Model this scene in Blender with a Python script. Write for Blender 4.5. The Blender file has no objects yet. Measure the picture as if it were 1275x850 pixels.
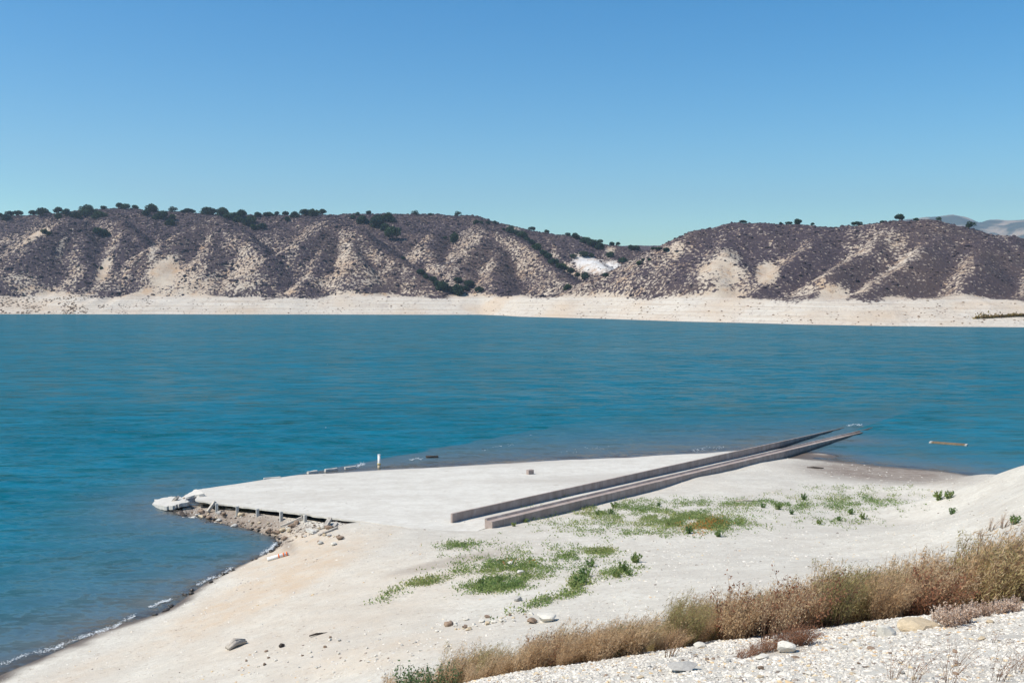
import bpy, math, random
import numpy as np
from mathutils import Vector, Matrix

rng = np.random.default_rng(7)
random.seed(7)
scene = bpy.context.scene
col = scene.collection

# ------------------------------------------------------------------ camera, sky, sun, exposure
F, CX, HY, CAMZ = 1240.0, 637.5, 363.0, 18.0        # focal length and horizon in photo pixels, eye height over the lake
cam_d = bpy.data.cameras.new('camera')
cam = bpy.data.objects.new('camera', cam_d); col.objects.link(cam)
cam.location = (0, 0, CAMZ); cam.rotation_euler = (math.radians(90), 0, 0)
cam_d.sensor_width = 36; cam_d.lens = 36 * F / 1275
cam_d.shift_y = (HY - 425) / 1275
cam_d.clip_start = 0.1; cam_d.clip_end = 60000
scene.camera = cam

SUN_AZ, SUN_EL = math.radians(249), math.radians(52)   # clockwise from +Y
sdir = Vector((math.sin(SUN_AZ) * math.cos(SUN_EL), math.cos(SUN_AZ) * math.cos(SUN_EL), math.sin(SUN_EL)))
world = bpy.data.worlds.new('World'); scene.world = world; world.use_nodes = True
wn, wl = world.node_tree.nodes, world.node_tree.links
wn.clear()
sky = wn.new('ShaderNodeTexSky'); sky.sky_type = 'NISHITA'; sky.sun_disc = False
sky.sun_elevation = SUN_EL; sky.sun_rotation = SUN_AZ
sky.air_density = 1.0; sky.dust_density = 0.0; sky.ozone_density = 1.0; sky.altitude = 200
bg = wn.new('ShaderNodeBackground'); bg.inputs['Strength'].default_value = 0.115
wo = wn.new('ShaderNodeOutputWorld')
tint = wn.new('ShaderNodeMix'); tint.data_type = 'RGBA'; tint.blend_type = 'MULTIPLY'; tint.inputs[0].default_value = 1; tint.inputs[7].default_value = (.78, 1.02, 1.0, 1)
hs = wn.new('ShaderNodeHueSaturation'); hs.inputs['Saturation'].default_value = 1.58
wl.new(sky.outputs[0], hs.inputs['Color']); wl.new(hs.outputs[0], tint.inputs[6]); wl.new(tint.outputs[2], bg.inputs[0]); wl.new(bg.outputs[0], wo.inputs[0])
sl = bpy.data.lights.new('sun', 'SUN'); sl.energy = 5.0; sl.angle = math.radians(0.53); sl.color = (1, .94, .83)
so = bpy.data.objects.new('sun', sl); col.objects.link(so)
so.rotation_euler = sdir.to_track_quat('Z', 'Y').to_euler()
vs = scene.view_settings
vs.view_transform = 'Standard'; vs.look = 'None'; vs.gamma = 1; vs.exposure = 0.29; vs.use_curve_mapping = False

# ------------------------------------------------------------------ helpers
def PX(px, py, z=None, Y=None):
    if Y is None: Y = (CAMZ - z) * F / (py - HY)
    return ((px - CX) / F * Y, Y, CAMZ - (py - HY) / F * Y)

def smooth(a, b, x):
    t = np.clip((x - a) / (b - a), 0, 1); return t * t * (3 - 2 * t)

def _h(i, j, s):
    n = (i.astype(np.int64) * 374761393 + j.astype(np.int64) * 668265263 + s * 974634777) & 0xFFFFFFFF
    n = ((n ^ (n >> 13)) * 1274126177) & 0xFFFFFFFF
    return ((n ^ (n >> 16)) & 0xFFFF) / 65535.0
def vnoise(x, y, s=0):
    i, j = np.floor(x), np.floor(y); u, v = x - i, y - j
    u, v = u * u * (3 - 2 * u), v * v * (3 - 2 * v); i, j = i.astype(np.int64), j.astype(np.int64)
    return (_h(i, j, s) * (1 - u) + _h(i + 1, j, s) * u) * (1 - v) + (_h(i, j + 1, s) * (1 - u) + _h(i + 1, j + 1, s) * u) * v
def fbm(x, y, o=4, s=0):
    x, y = np.asarray(x, float), np.asarray(y, float); r, a, t = 0, 1, 0
    for k in range(o):
        r = r + a * vnoise(x + 17.3 * k, y - 9.1 * k, s + k); t += a; a *= .5; x, y = x * 2.03, y * 2.03
    return r / t * 2 - 1
def ridged(x, y, o=3, s=0):
    r, a, t = 0, 1, 0
    for k in range(o):
        r = r + a * (1 - np.abs(vnoise(x, y, s + k) * 2 - 1)); t += a; a *= .5; x, y = x * 2.1, y * 2.1
    return r / t

def mesh(name, V, Fc, smooth_=True, attrs=None):
    V = np.asarray(V, np.float32); m = bpy.data.meshes.new(name)
    if isinstance(Fc, np.ndarray):
        n, k = Fc.shape
        m.vertices.add(len(V)); m.vertices.foreach_set('co', V.ravel())
        m.loops.add(n * k); m.loops.foreach_set('vertex_index', Fc.astype(np.int32).ravel())
        m.polygons.add(n); m.polygons.foreach_set('loop_start', np.arange(0, n * k, k, dtype=np.int32))
        m.update(calc_edges=True)
    else:
        m.from_pydata(V.tolist(), [], Fc)
    m.polygons.foreach_set('use_smooth', np.full(len(m.polygons), smooth_))
    for k, a in (attrs or {}).items():
        m.attributes.new(k, 'FLOAT', 'POINT').data.foreach_set('value', np.asarray(a, np.float32))
    m.validate(); m.update()
    return m
def obj(name, m, mat=None, parent=None, loc=(0, 0, 0), rz=0, sc=1):
    o = bpy.data.objects.new(name, m); col.objects.link(o)
    if m is not None and mat is not None and not m.materials: m.materials.append(mat)
    o.location = loc; o.rotation_euler[2] = rz
    if sc != 1: o.scale = (sc,) * 3 if not hasattr(sc, '__len__') else sc
    o.parent = parent
    return o
def tag(o, label, cat, group=None):
    o['label'] = label; o['category'] = cat
    if group: o['group'] = group
    return o
def grid(xs, ys):
    X, Y = np.meshgrid(xs, ys); nx, ny = len(xs), len(ys)
    i = np.arange(ny - 1)[:, None] * nx + np.arange(nx - 1)[None]; i = i.ravel()
    return X.ravel(), Y.ravel(), np.stack([i, i + 1, i + nx + 1, i + nx], 1)
def axis(lo, a, b, hi, st, gr=1.12):
    c = list(np.arange(a, b + st / 2, st)); s, x = st, a; L = []
    while x > lo: s *= gr; x -= s; L.append(x)
    s, x = st, c[-1]; R = []
    while x < hi: s *= gr; x += s; R.append(x)
    return np.array(L[::-1] + c + R)

# ------------------------------------------------------------------ materials
class NT:
    def __init__(s, name, rough=.9, spec=.2):
        s.m = bpy.data.materials.new(name); s.m.use_nodes = True
        s.t = s.m.node_tree; s.b = s.t.nodes['Principled BSDF']; s.out = s.t.nodes['Material Output']
        s.b.inputs['Roughness'].default_value = rough; s.b.inputs['Specular IOR Level'].default_value = spec
        s._g = None
    def n(s, typ, **kw):
        x = s.t.nodes.new(typ)
        for k, v in kw.items(): setattr(x, k, v)
        return x
    def l(s, a, b): s.t.links.new(a, b)
    def put(s, v, sock):
        if isinstance(v, (int, float)): sock.default_value = v
        elif isinstance(v, (tuple, list)): sock.default_value = tuple(v) + ((1,) if len(v) == 3 and len(sock.default_value) == 4 else ())
        else: s.l(v, sock)
    def pos(s, scale=(1, 1, 1), obj=False, rot=(0, 0, 0)):
        if obj: src = s.n('ShaderNodeTexCoord').outputs['Object']
        else:
            if not s._g: s._g = s.n('ShaderNodeNewGeometry')
            src = s._g.outputs['Position']
        mp = s.n('ShaderNodeMapping'); s.l(src, mp.inputs[0]); mp.inputs['Scale'].default_value = scale; mp.inputs['Rotation'].default_value = rot
        return mp.outputs[0]
    def noise(s, vec, scale=1, detail=4, rough=.55, dist=0):
        x = s.n('ShaderNodeTexNoise'); s.l(vec, x.inputs['Vector'])
        x.inputs['Scale'].default_value = scale; x.inputs['Detail'].default_value = detail; x.inputs['Roughness'].default_value = rough; x.inputs['Distortion'].default_value = dist
        return x.outputs['Fac']
    def vor(s, vec, scale=1, out='Color'):
        x = s.n('ShaderNodeTexVoronoi'); s.l(vec, x.inputs['Vector']); x.inputs['Scale'].default_value = scale
        return x.outputs[out]
    def attr(s, name):
        x = s.n('ShaderNodeAttribute'); x.attribute_name = name; return x.outputs['Fac']
    def rnd(s): return s.n('ShaderNodeObjectInfo').outputs['Random']
    def ramp(s, fac, stops, interp='LINEAR'):
        x = s.n('ShaderNodeValToRGB'); e = x.color_ramp.elements; x.color_ramp.interpolation = interp
        while len(e) < len(stops): e.new(.5)
        for q, (p, c) in zip(e, stops):
            q.position = p; q.color = (tuple(c) + (1,)) if hasattr(c, '__len__') else (c, c, c, 1)
        s.put(fac, x.inputs[0]); return x.outputs[0]
    def mix(s, fac, a, b, mode='MIX'):
        x = s.n('ShaderNodeMix'); x.data_type = 'RGBA'; x.blend_type = mode
        s.put(fac, x.inputs[0]); s.put(a, x.inputs[6]); s.put(b, x.inputs[7]); return x.outputs[2]
    def math(s, op, a, b=0.0, clamp=False):
        x = s.n('ShaderNodeMath'); x.operation = op; x.use_clamp = clamp
        s.put(a, x.inputs[0]); s.put(b, x.inputs[1]); return x.outputs[0]
    def bump(s, h, strength=.5, dist=.05, prev=None):
        x = s.n('ShaderNodeBump'); s.put(h, x.inputs['Height']); x.inputs['Strength'].default_value = strength; x.inputs['Distance'].default_value = dist
        if prev is not None: s.l(prev, x.inputs['Normal'])
        return x.outputs[0]
    def color(s, v): s.put(v, s.b.inputs['Base Color'])
    def normal(s, v): s.l(v, s.b.inputs['Normal'])

M = {}
def simple(name, c, var=.25, scale=8, rough=.85, spec=.2, perobj=0.0, bump=.3, bd=.02):
    """weathered matter: two tones of one colour, blotched, with fine relief"""
    t = NT(name, rough, spec); p = t.pos(obj=True)
    n = t.noise(p, scale, 5, .65)
    lo = [x * (1 - var) for x in c]; hi = [min(1, x * (1 + var)) for x in c]
    cc = t.ramp(n, [(.3, lo), (.7, hi)])
    if perobj:
        k = t.ramp(t.rnd(), [(0, 1 - perobj), (1, 1 + perobj)])
        cc = t.mix(1.0, cc, k, 'MULTIPLY')
    t.color(cc); t.normal(t.bump(t.noise(p, scale * 4, 4), bump, bd))
    M[name] = t.m; return t

def foliage(name, stops, transl=.45):
    """leaf matter: colour varies from leaf to leaf and plant to plant"""
    t = NT(name, .8, .15)
    a = t.attr('tone'); r = t.rnd()
    f = t.math('ADD', t.math('MULTIPLY', a, .6), t.math('MULTIPLY', r, .4))
    c = t.ramp(f, stops); t.color(c)
    d = t.n('ShaderNodeBsdfTranslucent'); t.l(c, d.inputs[0])
    mx = t.n('ShaderNodeMixShader'); mx.inputs[0].default_value = transl
    t.l(t.b.outputs[0], mx.inputs[1]); t.l(d.outputs[0], mx.inputs[2]); t.l(mx.outputs[0], t.out.inputs[0])
    M[name] = t.m
foliage('oak_leaf', [(0, (.014, .032, .02)), (.5, (.032, .06, .034)), (1, (.075, .115, .05))], .15)
foliage('scrub_leaf', [(0, (.034, .026, .034)), (.45, (.058, .044, .052)), (.85, (.09, .067, .072)), (1, (.06, .07, .04))], .1)
foliage('dry_leaf', [(0, (.33, .19, .10)), (.35, (.56, .38, .21)), (.7, (.68, .51, .32)), (1, (.74, .62, .44))])
foliage('olive_leaf', [(0, (.15, .15, .06)), (.4, (.34, .29, .12)), (.75, (.50, .39, .19)), (1, (.64, .52, .29))])
foliage('rust_leaf', [(0, (.15, .065, .04)), (.5, (.32, .15, .085)), (1, (.46, .26, .15))])
foliage('pale_leaf', [(0, (.36, .20, .12)), (.5, (.66, .50, .38)), (1, (.80, .68, .57))])
foliage('green_leaf', [(0, (.05, .09, .05)), (.5, (.11, .18, .08)), (1, (.22, .29, .13))])
foliage('weed_leaf', [(0, (.07, .14, .055)), (.45, (.16, .25, .08)), (.8, (.27, .32, .11)), (1, (.42, .38, .15))])
foliage('rust_weed', [(0, (.26, .17, .05)), (.5, (.50, .24, .06)), (1, (.62, .28, .08))])
foliage('reed', [(0, (.12, .07, .02)), (.5, (.27, .17, .05)), (1, (.30, .25, .09))])
simple('bark', (.10, .075, .055)); simple('twig', (.17, .10, .06), perobj=.2)
simple('concrete', (.50, .47, .42), .10, 3, perobj=.06)
t = NT('wall_concrete', .9, .2); p = t.pos()
c = t.ramp(t.noise(p, 1.3, 6, .65), [(.3, (.30, .235, .20)), (.55, (.38, .305, .265)), (.75, (.46, .395, .345))])
c = t.mix(t.ramp(t.noise(t.pos((1.8, 1.8, .12)), 1.0, 5, .7), [(.5, 0), (.68, .55)]), c, (.20, .15, .125))     # runs and stains
zz = t.n('ShaderNodeSeparateXYZ'); t.l(p, zz.inputs[0])
c = t.mix(t.ramp(t.math('ADD', zz.outputs[2], t.math('MULTIPLY', t.noise(p, 1.5, 3), .3)), [(.18, .85), (.50, 0)]), c, (.085, .068, .055))   # wetted by the lake
t.color(c); t.normal(t.bump(t.noise(p, 9, 5, .7), .6, .03)); M['wall_concrete'] = t.m
simple('driftwood', (.44, .39, .33), .3, 6, perobj=.15)
simple('float_wood', (.21, .15, .09), .25, 5); simple('dark_wood', (.07, .055, .045), .4, 6)
simple('white_paint', (.72, .70, .66), .08, 6); simple('orange_paint', (.75, .18, .05), .15, 6); simple('yellow_paint', (.55, .42, .16), .2, 6)
simple('pale_stone', (.58, .54, .465), .12, 5, perobj=.12, bd=.04)
simple('tan_stone', (.50, .40, .27), .18, 4, perobj=.1, bd=.04)
simple('grey_stone', (.42, .395, .355), .2, 5, perobj=.15, bd=.04)
simple('brown_stone', (.24, .17, .12), .3, 5, perobj=.25, bd=.04)
t = NT('foam', .6, .3); t.color((.8, .82, .82)); M['foam'] = t.m
t = NT('wet_rock', .35, .5); t.color(t.ramp(t.noise(t.pos(), 5), [(.3, (.03, .024, .018)), (.7, (.09, .07, .05))])); M['wet_rock'] = t.m
t = NT('pebble', .85, .2)
t.color(t.ramp(t.attr('tone'), [(0, (.12, .09, .07)), (.05, (.30, .25, .21)), (.10, (.48, .44, .38)), (.5, (.60, .555, .485)), (.9, (.66, .615, .545)), (.95, (.58, .45, .27)), (1, (.46, .30, .17))])); M['pebble'] = t.m

# ------------------------------------------------------------------ near terrain (thin plate through points read off the photograph)
ax = lambda x, y: (.6 * x + .8 * y, .8 * x - .6 * y)          # along / across the boat ramp
xa = lambda a, c: (.6 * a + .8 * c, .8 * a - .6 * c)
def slab_z(a, c): return .035 * (103 - a) + .048 * (c + 48.8)
ctl = []
for p in [(0, 840), (60, 815), (140, 780), (205, 760), (270, 718), (325, 692), (347, 680), (342, 668), (300, 655), (255, 645), (225, 637),
          (1003, 564), (1020, 569), (1080, 578), (1150, 584), (1200, 590)]: ctl.append(PX(*p, 0))
for px, py, z in [(900, 600, 1.35), (1000, 600, 1.0), (1100, 610, 1.3), (1150, 600, .7), (1150, 620, 1.4), (1150, 650, 2.6), (1150, 690, 5.0), (1100, 670, 3.9),
                  (700, 700, 3.5), (600, 740, 3.7), (500, 700, 2.8), (420, 700, 2.1), (350, 720, 1.35), (300, 760, 1.35), (300, 800, 2.2), (200, 810, .95), (100, 840, .7),
                  (400, 850, 3.6), (200, 850, 1.9), (0, 900, .6), (-100, 950, 1.0), (600, 800, 5), (450, 830, 4.2), (700, 780, 5.2), (800, 740, 5.0), (1000, 700, 4.8),
                  (850, 660, 2.9), (1000, 640, 2.4), (380, 662, 1.0)]: ctl.append(PX(px, py, z))
for px, py, Y in [(1230, 590, 85), (1275, 579, 70), (1275, 620, 55), (1275, 660, 42), (1400, 560, 55), (1275, 850, 9), (900, 850, 9.3), (650, 850, 12), (1275, 765, 14), (1145, 775, 14),
                  (970, 800, 13), (850, 815, 12.6), (700, 845, 12)]: ctl.append(PX(px, py, Y=Y))
ctl += [(0, 0, 16.4), (-10, 0, 15.5), (10, 0, 16.6), (0, -10, 16.6), (25, 0, 17), (-25, 0, 11), (6, 5, 15.5), (-5, 5, 13.8), (-2, 15, 11.6), (-6, 14, 10.2), (-10, 10, 10.3), (-20, 10, 6.5),
        (5, 22, 9.9), (10, 22, 10.7), (0, 22, 8.9), (-5, 22, 7.6), (5, 30, 7.2), (0, 30, 6.2), (12, 30, 8.3), (20, 30, 9.8), (-10, 30, 4.2), (-15, 30, 2.6), (30, 15, 14.5), (60, 30, 14), (60, 60, 10), (45, 70, 5), (60, 85, 1), (46, 87, .9), (60, 110, -2), (80, 90, 2),
        (-35, 20, 1.5), (-45, 35, -2.5), (-40, 55, -2.5), (-40, 75, -2.5), (-45, 90, -3), (-30, 64, -1.2), (-25, 74, -.8), (-60, 10, -2), (40, 115, -1.2), (55, 125, -2.5), (70, 120, -2), (45, 140, -4), (20, 150, -4), (-20, 130, -4), (-40, 120, -4), (80, 150, -5)]
for c, z in [(-75, -.3), (-71, -.05), (-66, .35), (-62, .62), (-57, .95), (-54, 1.25), (-51, slab_z(50, -51) - .08), (-46, slab_z(50, -46)), (-42, slab_z(50, -42))]:
    ctl.append(xa(49.6, c) + (z,))
for a in (58, 68, 78, 88, 98, 108, 120):
    ctl.append(xa(a, -38.5) + (slab_z(a, -41) - .05,)); ctl.append(xa(a, -55) + (slab_z(a, -55) - .4,))
C = np.array(ctl); s0 = 30.0
def _U(d2): return np.where(d2 > 0, d2 * np.log(np.maximum(d2, 1e-12)), 0)
Q = C[:, :2] / s0; n = len(Q)
K = _U(((Q[:, None] - Q[None]) ** 2).sum(-1)) + np.eye(n) * 2e-4
A = np.zeros((n + 3, n + 3)); A[:n, :n] = K; A[:n, n] = 1; A[:n, n + 1:] = Q; A[n, :n] = 1; A[n + 1:, :n] = Q.T
W = np.linalg.solve(A, np.concatenate([C[:, 2], [0, 0, 0]]))
def tps(x, y):
    x, y = np.atleast_1d(np.asarray(x, float)), np.atleast_1d(np.asarray(y, float)); out = np.empty(len(x))
    for i in range(0, len(x), 20000):
        p = np.stack([x[i:i + 20000], y[i:i + 20000]], 1) / s0
        out[i:i + 20000] = _U(((p[:, None] - Q[None]) ** 2).sum(-1)) @ W[:n] + W[n] + p @ W[n + 1:]
    return out
RA0, RA1, RC0, RC1 = 50.0, 150.0, -75.5, -42.0
def ground_z(x, y):
    x, y = np.atleast_1d(np.asarray(x, float)), np.atleast_1d(np.asarray(y, float))
    z = np.clip(tps(x, y), -6, 19)
    edge = smooth(150, 100, np.abs(x)) * smooth(190, 150, y)
    z = z * edge + np.where(x > 0, 6 * smooth(30, -30, y) + -4, -4) * (1 - edge)
    dry = smooth(-.3, .6, z)
    z = z + (fbm(x * .12, y * .12, 4, 3) * .22 + fbm(x * .9, y * .9, 3, 5) * .05) * dry * smooth(45, 20, y) + fbm(x * .25, y * .25, 4, 9) * .06 * dry
    z = z + fbm(x * 2.2, y * 2.2, 3, 15) * .05 * smooth(20, 14, y)
    a, c = ax(x, y)
    bank = smooth(-49, -56, c) * smooth(RA0 - 7, RA0 - 1, a) * smooth(RA0 + 1, RA0 - .5, a) * smooth(RC0 - 1, RC0 + 2, c)
    z = z + bank * (fbm(x * 1.3, y * 1.3, 4, 21) * .22)
    inside = (a > RA0 - .3) & (c > RC0 - .5) & (c < RC1 + .2)
    sz = slab_z(a, c)
    lim = np.where(c > -51, sz - .02 - .15 * smooth(0, 1.5, a - RA0), sz - .45 - .5 * smooth(0, 2, a - RA0))
    z = np.where(inside, np.minimum(z, lim), z)
    z = np.where(c < RC0 - .5, np.minimum(z, np.where(a > RA0, -.5 - .08 * (a - RA0), z)), z)
    return z
gx = axis(-230, -36, 48, 230, .36, 1.07); gy = axis(-60, 6, 122, 190, .36, 1.07)
X, Y, Fq = grid(gx, gy); Z = ground_z(X, Y)
PXv = CX + F * X / np.maximum(Y, 1); PYv = HY + F * (CAMZ - Z) / np.maximum(Y, 1)
def ell(px, py, cx, cy, rx, ry, ang=0):
    u, v = px - cx, py - cy; ca, sa = math.cos(ang), math.sin(ang)
    return smooth(1.25, .4, np.hypot((u * ca + v * sa) / rx, (-u * sa + v * ca) / ry))
tan = np.maximum.reduce([ell(PXv, PYv, 330, 735, 190, 28, -.45), ell(PXv, PYv, 360, 690, 90, 26, -.3) * .9, ell(PXv, PYv, 150, 820, 160, 16, -.35) * .5, ell(PXv, PYv, 470, 815, 160, 22, -.2) * .5, ell(PXv, PYv, 420, 760, 260, 60, -.3) * .4, ell(PXv, PYv, 330, 668, 120, 22, .15) * .9])
brown = np.maximum.reduce([ell(PXv, PYv, 1100, 588, 125, 15, .06), ell(PXv, PYv, 1010, 567, 45, 5, .1), ell(PXv, PYv, 560, 700, 90, 7, -.2) * .45, ell(PXv, PYv, 300, 646, 95, 14, .14) * .95, ell(PXv, PYv, 350, 670, 30, 9, .8) * .7])
brown = np.where(Y > 30, brown, 0); tan = np.where(Y > 30, tan, 0)
G = NT('gravel', .92, .15); p = G.pos()
fine = G.noise(p, 3.2, 8, .75); big = G.noise(p, .16, 4, .6)
c0 = G.ramp(fine, [(.25, (.42, .385, .325)), (.5, (.575, .535, .46)), (.75, (.67, .63, .55))])
c0 = G.mix(G.ramp(big, [(.35, 0), (.7, .55)]), c0, (.50, .455, .39))
c0 = G.mix(G.ramp(G.noise(p, .45, 7, .72), [(.44, .42), (.56, 0)]), c0, (.43, .385, .325))
streak = G.noise(G.pos((.35, 2.2, 1), rot=(0, 0, .6)), .5, 5, .7)
c0 = G.mix(G.ramp(streak, [(.52, 0), (.75, .35)]), c0, (.36, .32, .28))
c0 = G.mix(G.math('MULTIPLY', G.attr('tan'), G.ramp(G.noise(p, .8, 6, .7), [(.3, .15), (.65, .8)])), c0, (.50, .37, .25))
c0 = G.mix(G.math('MULTIPLY', G.attr('brown'), G.ramp(G.noise(p, 1.1, 6, .7), [(.25, .55), (.6, .95)])), c0, (.20, .155, .125))
vd = G.vor(p, 9.0); spk = G.ramp(vd, [(.06, .55), (.13, 0)]); c0 = G.mix(spk, c0, (.26, .19, .14))
vd2 = G.vor(p, 23.0); c0 = G.mix(G.ramp(vd2, [(.05, .6), (.12, 0), (.88, 0), (.95, .5)]), c0, (.43, .33, .23))
c0 = G.mix(G.attr('wet'), c0, (.13, .10, .078))
G.color(c0); G.put(G.ramp(G.attr('wet'), [(0, .93), (1, .45)]), G.b.inputs['Roughness'])
G.normal(G.bump(G.noise(p, 14, 5, .7), .5, .03, G.bump(fine, .5, .12)))
wet = smooth(.17, .02, Z + fbm(X * .8, Y * .8, 3, 40) * .08)
g = obj('ground', mesh('ground', np.stack([X, Y, Z], 1), Fq, True, dict(tan=tan, brown=brown, wet=wet)), G.m); g['kind'] = 'structure'

# fast ground lookup
from bisect import bisect_right
ZG = Z.reshape(len(gy), len(gx))
def gz(x, y):
    x, y = np.asarray(x, float), np.asarray(y, float)
    i = np.clip(np.searchsorted(gx, x) - 1, 0, len(gx) - 2); j = np.clip(np.searchsorted(gy, y) - 1, 0, len(gy) - 2)
    u = (x - gx[i]) / (gx[i + 1] - gx[i]); v = (y - gy[j]) / (gy[j + 1] - gy[j])
    return (ZG[j, i] * (1 - u) + ZG[j, i + 1] * u) * (1 - v) + (ZG[j + 1, i] * (1 - u) + ZG[j + 1, i + 1] * u) * v
def surf(x, y):
    a, c = ax(np.asarray(x, float), np.asarray(y, float)); z = gz(x, y)
    ins = (a > RA0) & (c > RC0) & (c < RC1)
    return np.where(ins, np.maximum(z, slab_z(a, c)), z)
def onground(px, py, y0=30, y1=140):
    """first point of the ground (or ramp) along the line of sight through a pixel"""
    Ys = np.linspace(y0, y1, 2500); Xs = (px - CX) / F * Ys; zr = CAMZ - (py - HY) / F * Ys
    k = np.argmax(zr <= surf(Xs, Ys))
    return float(Xs[k]), float(Ys[k]), float(surf(Xs[k], Ys[k]))

# ------------------------------------------------------------------ the boat ramp: a broken concrete slab running into the lake
def build_ramp():
    na, nc = 150, 64
    aa = np.linspace(RA0, RA1, na); cc = np.linspace(RC0, RC1, nc)
    Aa, Cc = np.meshgrid(aa, cc, indexing='ij')
    jag = (fbm(cc * .9, cc * 0 + 3, 4, 60) * .35 + fbm(cc * .2, cc * 0 + 9, 2, 61) * .35) * smooth(-46, -52, cc)
    corner = 4.5 * np.clip((-70.3 - cc) / 5, 0, 1)                      # the outer corner has broken off
    Aa = Aa + (jag + corner)[None] * smooth(RA0 + 4, RA0, Aa)
    jc = fbm(aa * .5, aa * 0 + 5, 3, 66) * .25
    Cc = Cc + jc[:, None] * smooth(RC0 + 3, RC0, Cc)
    zt = slab_z(Aa, Cc) + fbm(Aa * .15, Cc * .15, 3, 71) * .035
    zt = zt - .2 * smooth(RC1 - 5, RC1, Cc) * smooth(RA0 + 5, RA0 + 1, Aa)
    zt = zt - .5 * smooth(RC0 + 1.5, RC0, Cc) * smooth(RA0 + 20, RA0 + 40, Aa) * .3
    x, y = xa(Aa.ravel(), Cc.ravel()); top = np.stack([x, y, zt.ravel()], 1); bot = top - [0, 0, .13]
    N = na * nc; i = (np.arange(na - 1)[:, None] * nc + np.arange(nc - 1)[None]).ravel()
    q = np.stack([i, i + nc, i + nc + 1, i + 1], 1)
    fs = [q, q[:, ::-1] + N]
    def side(idx): return np.stack([idx[:-1], idx[1:], idx[1:] + N, idx[:-1] + N], 1)
    fs += [side(np.arange(nc)), side(np.arange(na - 1, -1, -1) * nc), side(np.arange(na) * nc + nc - 1), side((na - 1) * nc + np.arange(nc - 1, -1, -1))]
    t = NT('ramp_concrete', .9, .2); p = t.pos()
    f = t.noise(p, 2.5, 8, .75)
    c = t.ramp(f, [(.25, (.48, .44, .38)), (.5, (.58, .545, .48)), (.8, (.64, .61, .545))])
    st = t.noise(t.pos((.3, 1.0, 1), rot=(0, 0, .2)), .11, 5, .6)
    c = t.mix(t.ramp(st, [(.47, 0), (.66, .5)]), c, (.38, .335, .285))
    c = t.mix(t.ramp(t.noise(p, .55, 7, .72), [(.42, .35), (.55, 0)]), c, (.42, .375, .315))
    c = t.mix(t.ramp(t.vor(p, 2.6), [(.04, .6), (.07, 0)]), c, (.30, .25, .20))
    zz = t.n('ShaderNodeSeparateXYZ'); t.l(t.pos(), zz.inputs[0])
    w = t.ramp(t.math('ADD', zz.outputs[2], t.math('MULTIPLY', t.noise(p, .8, 3), .08)), [(.03, 1.0), (.07, 0)])
    c = t.mix(w, c, (.27, .23, .225))
    t.color(c); t.normal(t.bump(t.noise(p, 16, 4), .35, .02))
    o = obj('boat_ramp', mesh('boat_ramp', np.concatenate([top, bot]), np.concatenate(fs), False), t.m); o['kind'] = 'structure'
build_ramp()

# ------------------------------------------------------------------ far shore: hills
def shore_Y(px):
    return 22320.0 / (np.interp(px, [-600, 0, 600, 630, 645, 700, 760, 850, 930, 1000, 1100, 1275, 1800], [391, 391, 391.6, 393, 394, 395.5, 397, 400, 402, 404, 405.5, 407, 409]) - HY)
ridges = []
def R(pts, s=.74, r=6.0): ridges.append((np.array([PX(a, b, Y=c) for a, b, c in pts]), s, r))
R([(-500, 276, 1160), (-150, 270, 1130), (-60, 269, 1130), (0, 270, 1130), (60, 268, 1130), (110, 263, 1130), (150, 260, 1130), (215, 264, 1130), (270, 267, 1130), (330, 269, 1130), (400, 268, 1130), (470, 267, 1130), (540, 267, 1130), (580, 269, 1130),
   (620, 278, 1120), (660, 286, 1100), (700, 291, 1080), (760, 304, 1060), (800, 310, 1040), (840, 320, 1020), (900, 335, 1000)], .42, 25)
R([(60, 268, 1120), (96, 270, 970), (110, 335, 880)]); R([(96, 270, 970), (40, 292, 920), (0, 318, 885), (-60, 350, 850)])
R([(-140, 272, 1120), (-110, 285, 980), (-160, 340, 880)])
R([(130, 266, 1100), (150, 274, 985), (152, 300, 935), (140, 345, 870)]); R([(150, 274, 985), (185, 305, 935), (200, 342, 880)])
R([(255, 267, 1120), (265, 271, 965), (262, 310, 900), (262, 352, 855)]); R([(265, 271, 965), (225, 285, 935), (195, 304, 915), (190, 330, 890)]); R([(265, 271, 965), (300, 288, 930), (328, 314, 888)])
R([(400, 268, 1120), (420, 277, 975), (395, 320, 895), (380, 352, 850)]); R([(420, 277, 975), (370, 300, 918), (330, 328, 880)]); R([(420, 277, 975), (450, 282, 955), (500, 318, 900), (560, 362, 843)]); R([(440, 300, 930), (448, 322, 885), (450, 355, 850)])
R([(545, 282, 1070), (535, 307, 965), (560, 335, 900), (578, 354, 862)]); R([(535, 307, 965), (515, 330, 915)])
R([(590, 272, 1110), (610, 285, 985), (615, 320, 905), (622, 356, 830)]); R([(610, 285, 985), (640, 289, 965), (680, 322, 890), (715, 350, 820), (728, 364, 770)]); R([(610, 285, 985), (590, 310, 920), (580, 335, 885)])
R([(735, 304, 1060), (770, 326, 960), (800, 342, 900)]); R([(700, 322, 960), (745, 322, 930), (765, 340, 880)], .7, 8)
R([(720, 365, 720), (740, 358, 715), (800, 340, 735), (850, 303, 750), (890, 282, 757), (925, 274, 760), (960, 276, 757), (1000, 279, 750), (1060, 280, 740), (1120, 274, 725), (1160, 274, 720), (1190, 277, 715), (1240, 290, 705), (1275, 301, 700), (1400, 325, 690), (1600, 330, 690), (1900, 320, 690)], .5, 14)
R([(800, 340, 735), (815, 362, 680)]); R([(915, 276, 757), (903, 310, 690), (885, 345, 648), (870, 366, 628)]); R([(903, 310, 690), (935, 345, 645)])
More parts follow.
